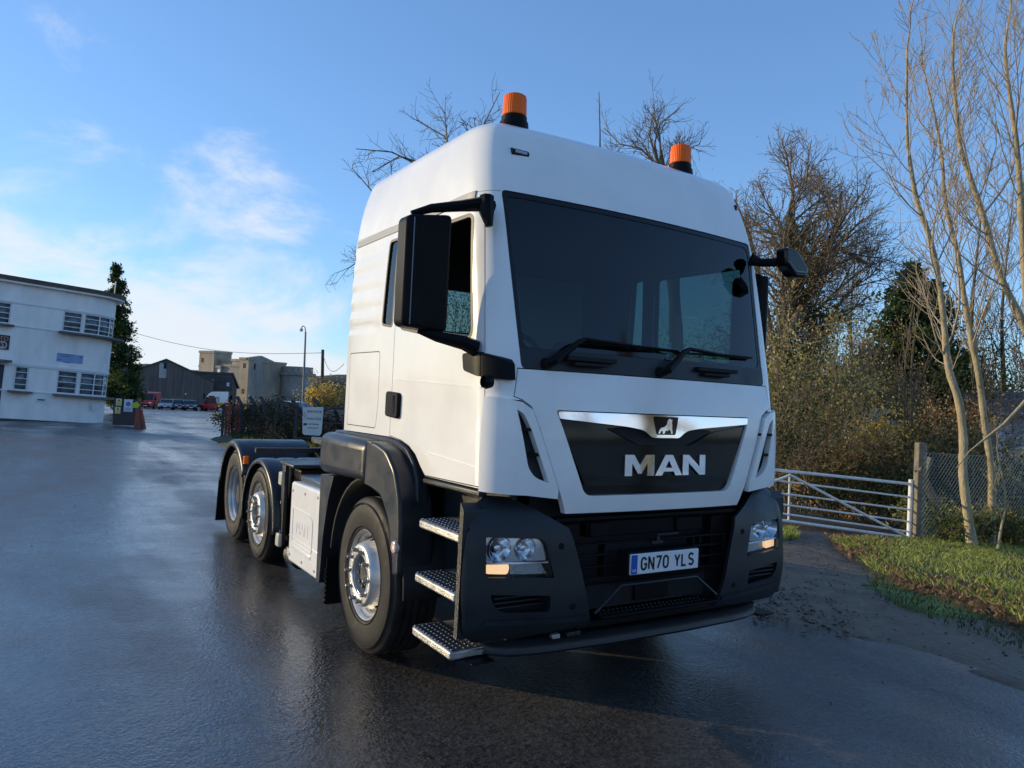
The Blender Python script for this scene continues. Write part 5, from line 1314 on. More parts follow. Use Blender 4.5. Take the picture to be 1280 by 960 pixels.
# white lorry behind the telehandler
lf = Frame(262, 513, 112, R(20)); le = lf.empty('white_lorry', 'white lorry cab standing behind the red telehandler', 'lorry'); A = lf.at
x0, z1 = A(258.5, 489.5); x1 = A(283, 489)[0]; zb = A(262, 509)[1]
bp_ = rounded([(x0-.2, .5), (x0-.2, 1.5), (x0+.25, z1-.35), (x0+.7, z1), (x1+.3, z1+.1), (x1+.3, .5)], [.1, .2, .3, .3, .1, .1])
MB().prism(bp_, 0, 2.3, 'y').build('cab', m_white, le, 30, .06)
MB().prism([(x0+.0, 1.55), (x0+.33, z1-.6), (x0+1.15, z1-.6), (x0+1.15, 1.55)], -.02, .02, 'y').build('side_window', m_vglass, le)
MB().prism([(x0+1.35, 1.0), (x0+1.35, z1-.7), (x0+1.8, z1-.7), (x0+1.8, 1.0)], -.03, .01, 'y').build('side_locker', m_silver, le)
MB().box(x1+.3, x1+4.0, .1, 2.2, .8, 1.1).build('chassis', m_black, le); MB().box(x1+.4, x1+.9, .1, 2.2, .8, z1-.3).build('headboard', m_black, le)
MB().bar((x0-.3, -.15, 1.7), (x0-.3, -.15, 2.5), .12, .25).build('mirror', m_black, le)
for x in (x0+.9, x1+2.2):
    o = MB().lathe([(-.15, .3), (-.15, .48), (.15, .48), (.15, .3)], 24, 'y', (x, .1, .48), close=True).build('wheel', m_tyre, le)
# telehandler
tf = Frame(262, 517, 106, R(4)); te = tf.empty('telehandler', 'red telehandler with white hubs parked in front of the white lorry', 'telehandler'); A = tf.at
xL, xR = A(246, 515)[0], A(281, 515)[0]; tw_ = A(248.5, 514)[0], A(276, 515)[0]; r_ = .62
for x in tw_:
    for y in (.0, 1.8):
        o = MB().lathe([(-.2, r_*.5), (-.2, r_*.92), (-.12, r_), (.12, r_), (.2, r_*.92), (.2, r_*.5)], 24, 'y', (x, y, r_), close=True).build('wheel', m_tyre, te)
        MB().lathe([(-.16, .001), (-.17, r_*.22), (-.12, r_*.5), (.12, r_*.5)], 18, 'y', (x, y, r_)).build('hub', m_sgw, o)
MB().prism(rounded([(xL+.2, .75), (xR, .7), (xR+.1, 1.35), (tw_[0]+1.1, 1.45), (tw_[0]+.6, 1.25), (xL+.2, 1.2)], .12), .15, 1.65, 'y').build('body', m_red, te, 30, .05)
xa_, za_ = A(254.5, 500); xb_, zb_ = A(270, 500)
MB().prism(rounded([(xa_, 1.35), (xa_+.25, 2.3), (xb_-.1, 2.3), (xb_+.1, 1.35)], .08), .2, 1.0, 'y').build('cab', m_vglass, te, 30, .03)
fr_ = MB()
for q in ((xa_, xa_+.25), ((xa_+xb_)/2, (xa_+xb_)/2), (xb_+.1, xb_-.1)): fr_.bar((q[0], .18, 1.35), (q[1], .18, 2.32), .06)
fr_.bar((xa_+.2, .18, 2.32), (xb_, .18, 2.32), .08); fr_.build('cab_frame', m_red, te)
MB().bar((xR+.2, 1.3, 1.55), (xL-.1, 1.3, 1.1), .3).build('boom', m_red, te); MB().bar((xL-.1, 1.3, 1.1), (xL-.35, 1.3, .5), .2).build('boom_head', mat('boom_orange', (.5, .22, .03), .5), te)
MB().box(xL-.45, xL-.3, .4, 1.7, .3, 1.2).build('carriage', MATS['boom_orange'], te)
MB().box(xb_+.15, xb_+.9, .1, .9, 1.3, 1.6).build('engine_cover', mat('lime_cover', (.32, .42, .03), .5), te, 30, .05)

# ------------------------------------------------------------ posts and wires
def tapered(name, base, top, r0, r1, m, label, cat, group=None):
    o = MB().tube([Vector(base)-Vector(base), Vector(top)-Vector(base)], [r0, r1], 10).build(name, m, None, 40); o.location = base
    return tag(o, label, cat, group)
m_galv = mat('galvanised', (.22, .24, .25), .5, metal=.3, var=.15)
D_ = 44; bs = GD(377.5, D_); tp2 = AT(382, 415, D_)
lp = empty('street_lamp', bs, 0, 'tall thin galvanised lamp post with swan-neck head behind the hedge', 'street lamp')
dz = tp2-bs; rr_ = Vector(_r0)
MB().tube([(0, 0, 0), dz*.25, dz], [.09, .075, .05], 10).build('pole', m_galv, lp)
MB().tube([dz, dz+Vector((0, 0, .28))-rr_*.05, dz+Vector((0, 0, .36))-rr_*.17, dz+Vector((0, 0, .24))-rr_*.26], .03, 8).build('swan_neck', m_galv, lp)
MB().lathe([(-.20, .08), (-.1, .11), (.0, .06)], 12, 'z', dz+Vector((0, 0, .22))-rr_*.26).build('lantern', m_sgw, lp)
D2 = 62; b3 = GD(402, D2); t3 = AT(403.5, 437, D2); tapered('utility_pole', b3, t3, .16, .12, mat('pole_wood', (.07, .055, .045), .9), 'brown wooden utility pole right of the lamp post', 'pole')
t4 = AT(403, 441, D2)
for k, (px, py, D) in enumerate(((150, 411, 70), (430, 455, 40))):
    q = AT(px, py, D); n_ = 14; pts = [t4.lerp(q, i/n_)-Vector((0, 0, .9*math.sin(PI*i/n_))) for i in range(n_+1)]
    o = MB().tube([p-t4 for p in pts], .018, 4).build('overhead_wire', m_black, None); o.location = t4
    tag(o, ['thin overhead wire running left from the wooden pole above the mill', 'thin overhead wire running right from the wooden pole behind the cab'][k], 'wire')

# ------------------------------------------------------------ fence posts, timber screen and haulage sign behind the lorry
m_cpost = mat('old_concrete', (.20, .175, .13), .9, var=.3, vscale=9, bump=.3, bscale=60)
m_cpd = mat('dark_post', (.05, .05, .05), .9, var=.3, vscale=9)
for k, (px, pyt, pyk, pxt) in enumerate(((302, 506, 504, 297), (318, 504, 504, 313.5), (332, 505, 504, 326), (356, 508, 507, 348), (374, 507, 509, 366), (400, 511, 506, 392))):
    D = 26-k*.75; b = GD(px, D); kn = AT(px, pyk+2, D); tt = AT(pxt-.5, pyk-8, D+.1)
    o = empty('angled_fence_post', b, 0, 'dark cranked concrete fence post in the old hedge, its arm tilting left', 'fence post', 'cranked fence posts in the old hedge')
    MB().bar((0, 0, 0), kn-b, .11).build('post', m_cpd, o); MB().bar(kn-b, tt-b, .085).build('arm', m_cpd, o)
lbls = ['leftmost', 'second from the left', 'third from the left', 'fourth from the left', 'fifth from the left', 'rightmost']
for k, o in enumerate([x for x in COL.objects if x.name.startswith('angled_fence_post')]): o['label'] = 'cranked dark concrete fence post in the hedge, %s of the six' % lbls[k]
ft = Frame(278, 545, 26.5, R(20)); fte = ft.empty('timber_screen', 'short dark red boarded screen at the left end of the old hedge', 'fence'); A = ft.at
for i, px in enumerate(range(278, 300, 4)):
    x0, z1 = A(px, 505+(i % 2)*2); x1 = A(px+3.6, 505)[0]; B(fte, 'board', m_redp if i % 3 else m_cpd, x0, x1, (i % 2)*.04, .05+(i % 2)*.04, -.2, z1)
B(fte, 'rail', m_cpd, 0, A(300, 520)[0], .10, .16, .9, 1.0)
# haulage banner on a low mesh panel
fs_ = Frame(378, 547, 20.5, R(6)); A = fs_.at
se = fs_.empty('haulage_banner', 'white haulage banner hung on the fence between the hedge and the cab', 'banner')
q = [A(378.5, 508.8), A(404.5, 508.8), A(402, 541), A(400, 544.5), A(380, 543.5), A(378, 541)]
pn = MB().prism(q, -.01, .0, 'y').build('banner_sheet', mat('banner_white', (.62, .64, .62), .6, var=.06, vscale=8), se)
m_bt = mat('banner_ink', (.10, .14, .18), .6)
def bt(s_, px, py, size): x, z = A(px, py); text_obj('lettering', s_, size, m_bt, pn, Matrix.Translation((x, -.013, z)) @ Matrix.Rotation(PI/2, 4, 'X'), depth=.001, offset=.0012)
bt('BERWICK', 393.5, 514.8, .094); bt('HAULAGE', 392.3, 523.5, .088)
bt('HGV REPAIRS', 392, 530.3, .048); bt('& SERVICING', 391, 535, .050); bt('TEL 01 2345', 391, 540, .050) if False else None
x0, z0 = A(379.3, 531.6); x1, z1 = A(383.8, 529); B(pn, 'logo_block', mat('banner_blue', (.015, .03, .12), .5), x0, x1, -.014, -.01, z0, z1)
x, z = A(381, 518); MB().lathe([(-.012, .044), (-.016, .05), (-.012, .057)], 20, 'y', (0, 0, 0)).build('logo_ring', mat('banner_mauve', (.35, .28, .42), .6), pn).location = (x, 0, z)
MB().tube([(-.0, -.013, .05), (-.02, -.013, .0), (.017, -.013, -.05), (-.007, -.013, -.125)], .007, 6).build('logo_stroke', MATS['banner_mauve'], pn).location = (x, 0, z)
for k, py in enumerate((530.6, 535, 539.6)): pass
rl = MB(); a = A(345, 508); b = A(430, 509); zz0 = A(380, 552)[1]
fe2 = fs_.empty('panel_fence', 'low dark panel fence carrying the haulage banner', 'fence')
px_l = A(368, 520)[0]; px_r = A(440, 520)[0]; ztp = A(390, 508)[1]
B(fe2, 'post', m_cpd, px_l, px_l+.07, .03, .12, zz0-.4, ztp+.02); B(fe2, 'post', m_cpost, px_r-.09, px_r, .03, .12, zz0-.4, ztp+.02)
for t_ in (.95, .55, .1): B(fe2, 'rail', m_cpd, px_l, px_r, .04, .07, zz0+(ztp-zz0)*t_-.012, zz0+(ztp-zz0)*t_+.012)
# a dark low fence board along the bottom
# ------------------------------------------------------------ field gate, concrete post, chain-link fence
m_gate = mat('gate_white', (.80, .79, .74), .45, var=.12, vscale=8)
gL, gR = GP(955, 655), GP(1139, 674)
Dg = float((np.array(gR)-CAM) @ _f)
gv = (gR-gL); gang = math.atan2(gv.dot(Vector((math.sin(YAW), math.cos(YAW), 0))), gv.dot(Vector(_r0)))
gf = Frame(1139, 674, Dg, gang); ge = gf.empty('field_gate', 'white tubular steel six-bar field gate with diagonal braces', 'gate'); A = gf.at
def gl(px0, py0, px1, py1, r_, name, y=0):
    a = A(px0, py0); b = A(px1, py1); return MB().tube([(a[0], y, a[1]), (b[0], y, b[1])], r_, 10).build(name, m_gate, ge, 40)
rails = [(589, 604.5), (602.5, 621), (618, 636.5), (631.5, 651.5), (643, 664), (651.5, 672)]
for i, (l, r_) in enumerate(rails):
    s_ = (r_-l)/(1133-986); gl(925, l-61*s_, 1136, r_+3*s_, .030 if i in (0, 5) else .019, 'gate_bar')
gl(986, 592, 984.5, 652, .020, 'gate_upright', -.03); gl(986, 593.5, 1133, 671.5, .024, 'gate_brace', -.05); gl(986, 593.5, 930, 614, .024, 'gate_brace', -.05)
a = A(1139, 602.5); b = A(1139, 674.5)
MB().tube([(a[0], 0, b[1]-.05), (a[0], 0, a[1]+.05)], .048, 14).build('gate_stile', m_gate, ge)
for py in (616, 664): x, z = A(1143, py); MB().box(x-.08, x+.06, -.04, .02, z-.02, z+.02).build('hinge', m_galv, ge)
x, z = A(1025, 610); 
pf = Frame(1146.5, 678, Dg-.1, 0); po = MB().box(-.085, .085, -.085, .085, -.3, pf.at(1144, 553)[1]).build('concrete_post', m_cpost, None, 35, .015); po.matrix_world = pf.M
tag(po, 'weathered concrete gatepost between the white gate and the chain-link fence', 'post')
fR = GP(1290, 686); fL = GP(1150, 677)
cv_ = fR-fL; cang = math.atan2(cv_.dot(Vector((math.sin(YAW), math.cos(YAW), 0))), cv_.dot(Vector(_r0)))
cf = Frame(1151, 677, float((np.array(fL)-CAM) @ _f), cang); ce = cf.empty('chain_link_fence', 'galvanised chain-link fence running right from the concrete post', 'fence'); A = cf.at
Wf = A(1290, 650)[0]+3; zt0 = A(1160, 566)[1]; wm = MB(); pitch = .115; sl_ = (A(1275, 572)[1]-zt0)/(A(1275, 572)[0])
hh = zt0; n = int(Wf/pitch)+int(hh/pitch)
def clipseg(x0, z0, x1, z1):
    # keep inside 0..Wf
    if x1 < 0 or x0 > Wf: return None
    t0 = max(0, (0-x0)/(x1-x0)); t1 = min(1, (Wf-x0)/(x1-x0))
    return (x0+(x1-x0)*t0, z0+(z1-z0)*t0, x0+(x1-x0)*t1, z0+(z1-z0)*t1)
for i in range(-int(hh/pitch)-1, int(Wf/pitch)+1):
    for s_ in (1, -1):
        c = clipseg(i*pitch, 0 if s_ > 0 else hh, i*pitch+hh, hh if s_ > 0 else 0)
        if c and c[2]-c[0] > .02: wm.tube([(c[0], .005*s_, c[1]+sl_*c[0]), (c[2], .005*s_, c[3]+sl_*c[2])], 0.0042, 3, caps=False)
for z in (0.02, hh*.5, hh): wm.tube([(0, .0, z), (Wf, .0, z+sl_*Wf)], .003, 4)
tag(wm.build('mesh_wire', mat('mesh_wire', (.34, .40, .38), .5, metal=.2), ce, None), kind='stuff')
a = A(1157, 586); b = A(1213, 652); MB().bar((a[0], .16, a[1]), (b[0], .5, b[1]-.1), .13, .11).build('fence_brace', m_cpost, ce, 30, .01)
a = A(1193, 575); b = A(1182, 626); MB().bar((a[0], .5, a[1]), (b[0], .55, b[1]), .10).build('back_brace', m_cpost, ce, 30, .01)
MB().box(Wf-.12, Wf, -.02, .1, -.3, hh+.3).build('post', m_cpost, ce)

# ------------------------------------------------------------ vegetation
m_bark_pale = mat('pale_bark', (.52, .41, .26), .85, col2=(.26, .23, .13), vscale=6, stretch=(1, 1, .4), bump=1.0, bscale=30)
m_twig_pale = mat('pale_twig', (.40, .32, .22), .85)
m_bark_dark = mat('dark_bark', (.085, .072, .05), .9, col2=(.14, .13, .07), vscale=5, bump=.6, bscale=15)
m_twig_dark = mat('dark_twig', (.20, .155, .10), .9)
m_twig_red = mat('rusty_twig', (.14, .085, .045), .9)
def leafmat(name, c1, c2, c3=None, rough=.7):
    m = bpy.data.materials.new(name); m.use_nodes = True; nt = m.node_tree; b = nt.nodes['Principled BSDF']; b.inputs['Roughness'].default_value = rough
    b.inputs['Specular IOR Level'].default_value = .25
    g_ = nt.nodes.new('ShaderNodeNewGeometry'); cr = nt.nodes.new('ShaderNodeValToRGB'); nt.links.new(g_.outputs['Random Per Island'], cr.inputs[0])
    cr.color_ramp.elements[0].color = (*c1, 1); cr.color_ramp.elements[1].color = (*c2, 1)
    if c3: e = cr.color_ramp.elements.new(.5); e.color = (*c3, 1)
    nt.links.new(cr.outputs[0], b.inputs['Base Color'])
    tr = nt.nodes.new('ShaderNodeBsdfTranslucent'); nt.links.new(cr.outputs[0], tr.inputs[0]); mx = nt.nodes.new('ShaderNodeMixShader'); mx.inputs[0].default_value = .5
    o = nt.nodes['Material Output']; nt.links.new(b.outputs[0], mx.inputs[1]); nt.links.new(tr.outputs[0], mx.inputs[2]); nt.links.new(mx.outputs[0], o.inputs[0])
    MATS[name] = m; return m
l_con = leafmat('conifer_leaf', (0.029, 0.055, 0.021), (0.117, 0.156, 0.046), (0.058, 0.091, 0.031))
l_ivy = leafmat('ivy_leaf', (0.049, 0.081, 0.020), (0.227, 0.244, 0.057), (0.098, 0.139, 0.033))
l_olive = leafmat('olive_leaf', (.20, .18, .06), (.72, .60, .22), (.44, .38, .13))
l_gold = leafmat('golden_leaf', (.45, .28, .05), (.85, .62, .12), (.70, .46, .07))
l_rust = leafmat('rust_leaf', (.34, .20, .09), (.74, .50, .22), (.54, .35, .15))
l_dk = leafmat('dark_leaf', (0.033, 0.045, 0.020), (0.179, 0.179, 0.065), (0.090, 0.098, 0.036))
l_grass = leafmat('grass_blade', (.14, .18, .04), (.66, .64, .22), (.32, .38, .08))
l_litter = leafmat('leaf_litter', (0.130, 0.072, 0.039), (0.390, 0.234, 0.130), (0.247, 0.143, 0.078))
l_hedge_shade = leafmat('shaded_hedge_leaf', (.018, .018, .010), (.09, .07, .035), (.04, .035, .018))  # leaf colours darkened to carry the shade lying on the old hedge
rng = np.random.default_rng(11)
class Skel:
    """branches as 3- or 4-sided tapering segments, gathered in numpy"""
    def __init__(s): s.v = []; s.f = []; s.n = 0
    def chain(s, pts, rad, k=3):
        pts = np.asarray(pts, float); m = len(pts)
        d = np.gradient(pts, axis=0); d /= np.linalg.norm(d, axis=1, keepdims=True)+1e-9
        ref = np.where(np.abs(d[:, 2:3]) > .9, [[1., 0, 0]], [[0, 0, 1.]]); x = np.cross(d, ref); x /= np.linalg.norm(x, axis=1, keepdims=True)+1e-9; y = np.cross(x, d)
        a = 2*np.pi*np.arange(k)/k; rad = np.asarray(rad, float)[:, None, None]
        ring_ = pts[:, None, :] + rad*(x[:, None, :]*np.cos(a)[None, :, None] + y[:, None, :]*np.sin(a)[None, :, None])
        s.v.append(ring_.reshape(-1, 3)); b = s.n
        i = np.arange(m-1)[:, None]*k; j = np.arange(k)[None, :]; j2 = (j+1) % k
        s.f.append(np.stack([b+i+j, b+i+j2, b+i+k+j2, b+i+k+j], -1).reshape(-1, 4)); s.n += m*k
    def build(s, name, m, parent, smooth=True):
        v = np.concatenate(s.v); f = np.concatenate(s.f); me = bpy.data.meshes.new(name)
        me.vertices.add(len(v)); me.vertices.foreach_set('co', v.ravel()); me.loops.add(f.size); me.loops.foreach_set('vertex_index', f.ravel().astype(np.int32))
        me.polygons.add(len(f)); me.polygons.foreach_set('loop_start', (np.arange(len(f))*4).astype(np.int32))
        if smooth: me.polygons.foreach_set('use_smooth', np.ones(len(f), bool))
        me.update(calc_edges=True); me.materials.append(m); o = bpy.data.objects.new(name, me); COL.objects.link(o)
        if parent is not None: o.parent = parent
        return o
def quads(P_, size, name, m, parent, up=.0, aspect=1.6, droop=0.0, k=3):
    """leaf-sized faces: one pointed blade (two triangles folded) per point"""
    n = len(P_); a = rng.normal(size=(n, 3)); a[:, 2] += up; a[:, 2] -= droop; a /= np.linalg.norm(a, axis=1, keepdims=True)
    b = np.cross(a, rng.normal(size=(n, 3))); b /= np.linalg.norm(b, axis=1, keepdims=True)
    s_ = (size*(.6+.8*rng.random((n, 1))))
    v = np.stack([P_, P_+a*s_*.5+b*s_*.5/aspect, P_+a*s_, P_+a*s_*.5-b*s_*.5/aspect], 1).reshape(-1, 3)
    f = np.arange(4*n).reshape(-1, 4); me = bpy.data.meshes.new(name)
    me.vertices.add(len(v)); me.vertices.foreach_set('co', v.ravel()); me.loops.add(f.size); me.loops.foreach_set('vertex_index', f.ravel().astype(np.int32))
    me.polygons.add(n); me.polygons.foreach_set('loop_start', (np.arange(n)*4).astype(np.int32)); me.update(calc_edges=True); me.materials.append(m)
    o = bpy.data.objects.new(name, me); COL.objects.link(o)
    if parent is not None: o.parent = parent
    return o
def unit(v): return v/(np.linalg.norm(v)+1e-9)
def grow(sk, p, d, L_, r_, lvl, P_, tips):
    """recursive branch: P_ = dict(seg, kids, spread, ratio, upw, wig, rr)"""
    n = max(3, int(P_['seg'][min(lvl, len(P_['seg'])-1)])); pts = [np.array(p, float)]; dd = unit(np.array(d, float)); st = L_/n
    for i in range(n):
        dd = unit(dd + rng.normal(size=3)*P_['wig'] + np.array([0, 0, P_['upw']*(1 if lvl > 0 else .3)]))
        pts.append(pts[-1]+dd*st)
    rad = np.linspace(r_, max(P_['tip'], r_*P_['rr']), n+1)
    sk.chain(pts, rad, 5 if r_ > .05 else (4 if r_ > .015 else 3))
    if lvl >= P_['levels']: tips.append(pts[-1]); return
    nk = P_['kids'][min(lvl, len(P_['kids'])-1)]
    for k in range(nk):
        t = P_['start'] + (1-P_['start'])*(k+rng.random())/nk if lvl == 0 else .15+.85*(k+rng.random())/nk
        i = min(n-1, int(t*n)); q = pts[i]+(pts[i+1]-pts[i])*(t*n-i); ax = unit(pts[i+1]-pts[i])
        side = unit(np.cross(ax, rng.normal(size=3))); ang = P_['spread']*(.7+.6*rng.random())
        nd = ax*math.cos(ang)+side*math.sin(ang)
        rk = rad[i]*(.45+.25*rng.random()); grow(sk, q, nd, L_*P_['ratio']*(1.15-.6*t)*(.7+.6*rng.random()), max(P_['tip'], rk), lvl+1, P_, tips)
    tips.append(pts[-1])
def tree_on(name, trunk_pts, r0, r1, P_, label, cat='tree', group=None, bark=None, twig=None, start=.3, nb=14, bl=2.5, k=10, aim=None):
    """a tree whose trunk follows given points; branches sprout along it"""
    base = Vector(trunk_pts[0]); e = empty(name, base, 0, label, cat, group); pts = np.array([np.array(p)-np.array(base) for p in trunk_pts])
    # smooth resample
    t = np.linspace(0, len(pts)-1, len(pts)*4-3); idx = np.clip(t.astype(int), 0, len(pts)-2); fr = (t-idx)[:, None]
    q = pts[idx]*(1-fr)+pts[idx+1]*fr
    for _ in range(2): q[1:-1] = (q[:-2]+2*q[1:-1]+q[2:])/4
    rad = np.linspace(1, 0, len(q))**.8*(r0-r1)+r1; rad[0] *= 1.35
    sk = Skel(); sk.chain(q, rad*(1+.09*rng.normal(size=len(q))), k); sk.build('trunk', bark or m_bark_pale, e)
    sb = Skel(); tips = []
    for i in range(nb):
        u_ = start+(1-start)*(i+rng.random())/nb; j = min(len(q)-2, int(u_*(len(q)-1))); ax = unit(q[j+1]-q[j])
        side = unit(np.cross(ax, rng.normal(size=3)))
        if aim is not None: side = unit(side+np.array(aim)*.5)
        ang = P_['spread']*(.8+.5*rng.random()); d = ax*math.cos(ang)+side*math.sin(ang)
        grow(sb, q[j], d, bl*(1.2-.7*u_)*(.6+.8*rng.random()), max(P_['tip'], rad[j]*.33), 1, P_, tips)
    grow(sb, q[-1], unit(q[-1]-q[-2]), bl*.6, r1, 1, P_, tips)
    sb.build('branches', twig or m_twig_pale, e)
    return e, np.array(tips)
ASH = dict(seg=[8, 9, 6, 4], kids=[5, 6, 4], spread=.70, ratio=.52, upw=.13, wig=.09, rr=.35, tip=.0045, levels=3, start=.25)
def tl(D, pts, dD=0): return [AT(px, py, D+dD*i/len(pts)) for i, (px, py) in enumerate(pts)]
def rooted(pts, D): 
    b = GD(pts[0][0], D); return [b-Vector((0, 0, .15))]+[AT(px, py, D) for px, py in pts[1:]]
tree_on('young_tree', rooted([(1218, 680), (1209, 640), (1203, 590), (1205, 555), (1200, 502), (1184, 460), (1181, 411), (1173, 344), (1161, 292), (1145, 250), (1140, 219), (1134, 181), (1133, 120), (1134, 60)], 14.2), .088, .018, ASH,
        'pale smooth barked bare tree in the verge, nearest the concrete post', group='pale bare trees by the fence', nb=20, start=.36, bl=2.3)
tree_on('young_tree', rooted([(1240, 668), (1240, 640), (1240, 583), (1232, 540), (1224, 470), (1213, 418), (1205, 373), (1199, 324), (1181, 256), (1178, 200), (1170, 150), (1160, 110)], 15.6), .082, .018, ASH,
        'pale bare tree rising behind the chain-link mesh, second from the concrete post', group='pale bare trees by the fence', nb=18, start=.40, bl=2.4)
tree_on('young_tree', rooted([(1335, 690), (1318, 560), (1300, 460), (1280, 405), (1249, 344), (1232, 279), (1219, 240), (1200, 187), (1195, 134), (1190, 80), (1192, 45)], 15.2), .09, .02, ASH,
        'pale bare tree leaning in from the right edge of the photo', group='pale bare trees by the fence', nb=18, start=.36, bl=2.5)
tree_on('young_tree', rooted([(1300, 690), (1290, 500), (1279, 318), (1276, 250), (1272, 187), (1262, 119), (1255, 60), (1262, 20)], 16.5), .085, .02, ASH,
        'pale upright bare tree at the far right edge, mossy near the top', group='pale bare trees by the fence', nb=18, start=.35, bl=2.5)
lb = empty('leaning_branch', AT(1199, 578, 13.8), 0, 'long pale branch leaning across the chain-link mesh from the right', 'branch')
sk = Skel(); b0_ = np.array(AT(1199, 578, 13.8)); sk.chain([np.array(AT(px, py, 13.8))-b0_ for px, py in ((1196, 585), (1212, 564), (1232, 548), (1255, 530), (1272, 512), (1292, 490), (1320, 455))], [.008, .014, .022, .028, .032, .036, .04], 6); sk.build('branch', m_bark_pale, lb)
tree_on('sapling', rooted([(1246, 682), (1250, 665), (1256, 640), (1257, 615), (1250, 585), (1246, 560)], 14.0), .03, .006, dict(ASH, levels=2, kids=[3, 3]), 'thin crooked sapling in the grass against the chain-link fence', 'sapling', nb=5, start=.4, bl=.5, k=5)
# big ivy-clad tree right of the cab
OAK = dict(seg=[9, 8, 6, 4], kids=[7, 10, 8], spread=.80, ratio=.54, upw=.05, wig=.11, rr=.35, tip=.007, levels=3, start=.2)
D = 27
ivt, tips = tree_on('ivy_clad_tree', rooted([(962, 640), (966, 560), (972, 500), (978, 440), (984, 395), (990, 345), (992, 305), (986, 275), (990, 250)], D), .40, .06, OAK, 'large bare tree with ivy covered trunk rising beside the cab', bark=m_bark_dark, twig=m_twig_dark, nb=24, start=.34, bl=3.9)
sk = Skel(); base = np.array(ivt.location)
for limb in ([(972, 520), (1000, 480), (1022, 430), (1045, 385), (1075, 350)], [(975, 470), (960, 400), (948, 340), (935, 290), (918, 250)], [(984, 420), (1010, 365), (1030, 315), (1048, 270), (1052, 240)], [(966, 560), (1000, 500), (1040, 475), (1080, 480), (1110, 500)], [(980, 380), (1010, 330), (1050, 310), (1085, 330)]):
    pts = np.array([np.array(AT(px, py, D-1+.4*i))-base for i, (px, py) in enumerate(limb)]); tps = []
    sk.chain(pts, np.linspace(.16, .05, len(pts)), 6)
    for j in range(15):
        t = rng.random()*(len(pts)-1.01); i = int(t); q = pts[i]+(pts[i+1]-pts[i])*(t-i); ax = unit(pts[i+1]-pts[i]); sd = unit(np.cross(ax, rng.normal(size=3)))
        grow(sk, q, ax*.6+sd*.8, 1.9*(.6+.7*rng.random()), .03, 1, OAK, tps)
    tips = np.concatenate([tips, np.array(tps)]) if len(tps) else tips
sk.build('limbs', m_twig_dark, ivt)
def cluster(centers, n, sig): 
    c = np.asarray(centers)[rng.integers(0, len(centers), n)]; return c+rng.normal(size=(n, 3))*sig
ivp = [np.array(AT(px, py, D-.2))-base for px, py in ((964, 600), (966, 560), (970, 530), (974, 500), (976, 470), (980, 440), (984, 400), (986, 370), (990, 330), (990, 300), (1000, 470), (1012, 440), (1020, 420), (1030, 400))]
quads(cluster(ivp, 7000, .36), .13, 'ivy', l_ivy, ivt)
quads(tips[rng.integers(0, len(tips), 5000)]+rng.normal(size=(5000, 3))*.2, .07, 'last_leaves', l_rust, ivt)
# tall bare trees behind the cab: only their tops show over the roof
for k, (spec, lab) in enumerate((([(640, 560), (622, 400), (610, 300), (600, 250), (596, 215)], 'bare tree whose thin twigs show over the left side of the roof'),
                                 ([(850, 560), (845, 400), (838, 300), (832, 240), (826, 190)], 'bare tree whose twigs show over the roof between aerial and right beacon'))):
    D = 21 if k == 0 else 23
    e, tps = tree_on('bare_tree', rooted(spec, D), .24, .05, dict(OAK, upw=.06), lab, group='bare trees behind the cab', bark=m_bark_dark, twig=m_twig_dark, nb=6, start=.5, bl=2.2)
    sk = Skel(); base = np.array(e.location)
    if k == 0:
        limbs = [[(600, 270), (560, 235), (520, 205), (490, 190), (445, 186)], [(600, 250), (575, 200), (555, 170), (520, 150)], [(602, 240), (590, 200), (600, 165), (625, 115)], [(598, 255), (545, 210), (500, 195), (465, 215)], [(596, 280), (520, 260), (470, 245), (440, 210)], [(600, 300), (520, 300), (455, 322), (434, 336)], [(590, 240), (560, 190), (556, 140)]]
    else:
        limbs = [[(830, 240), (815, 200), (800, 185), (775, 180), (755, 160)], [(828, 230), (818, 180), (825, 155), (850, 135)], [(832, 225), (850, 190), (875, 180)], [(830, 240), (790, 205), (765, 195)], [(826, 220), (812, 170), (816, 140)]]
    for limb in limbs:
        pts = np.array([np.array(AT(px, py, D+.2*i))-base for i, (px, py) in enumerate(limb)]); sk.chain(pts, np.linspace(.045, .012, len(pts)), 5)
        for j in range(13):
            t = (len(pts)-1.01)*(.2+.8*rng.random()); i = int(t); q = pts[i]+(pts[i+1]-pts[i])*(t-i); ax = unit(pts[i+1]-pts[i]); sd = unit(np.cross(ax, rng.normal(size=3)))
            grow(sk, q, ax*.75+sd*.7, .85*(.5+.8*rng.random()), .011, 2, dict(OAK, kids=[5, 5, 4], wig=.2, tip=.005), [])
    sk.build('limbs', m_twig_dark, e)
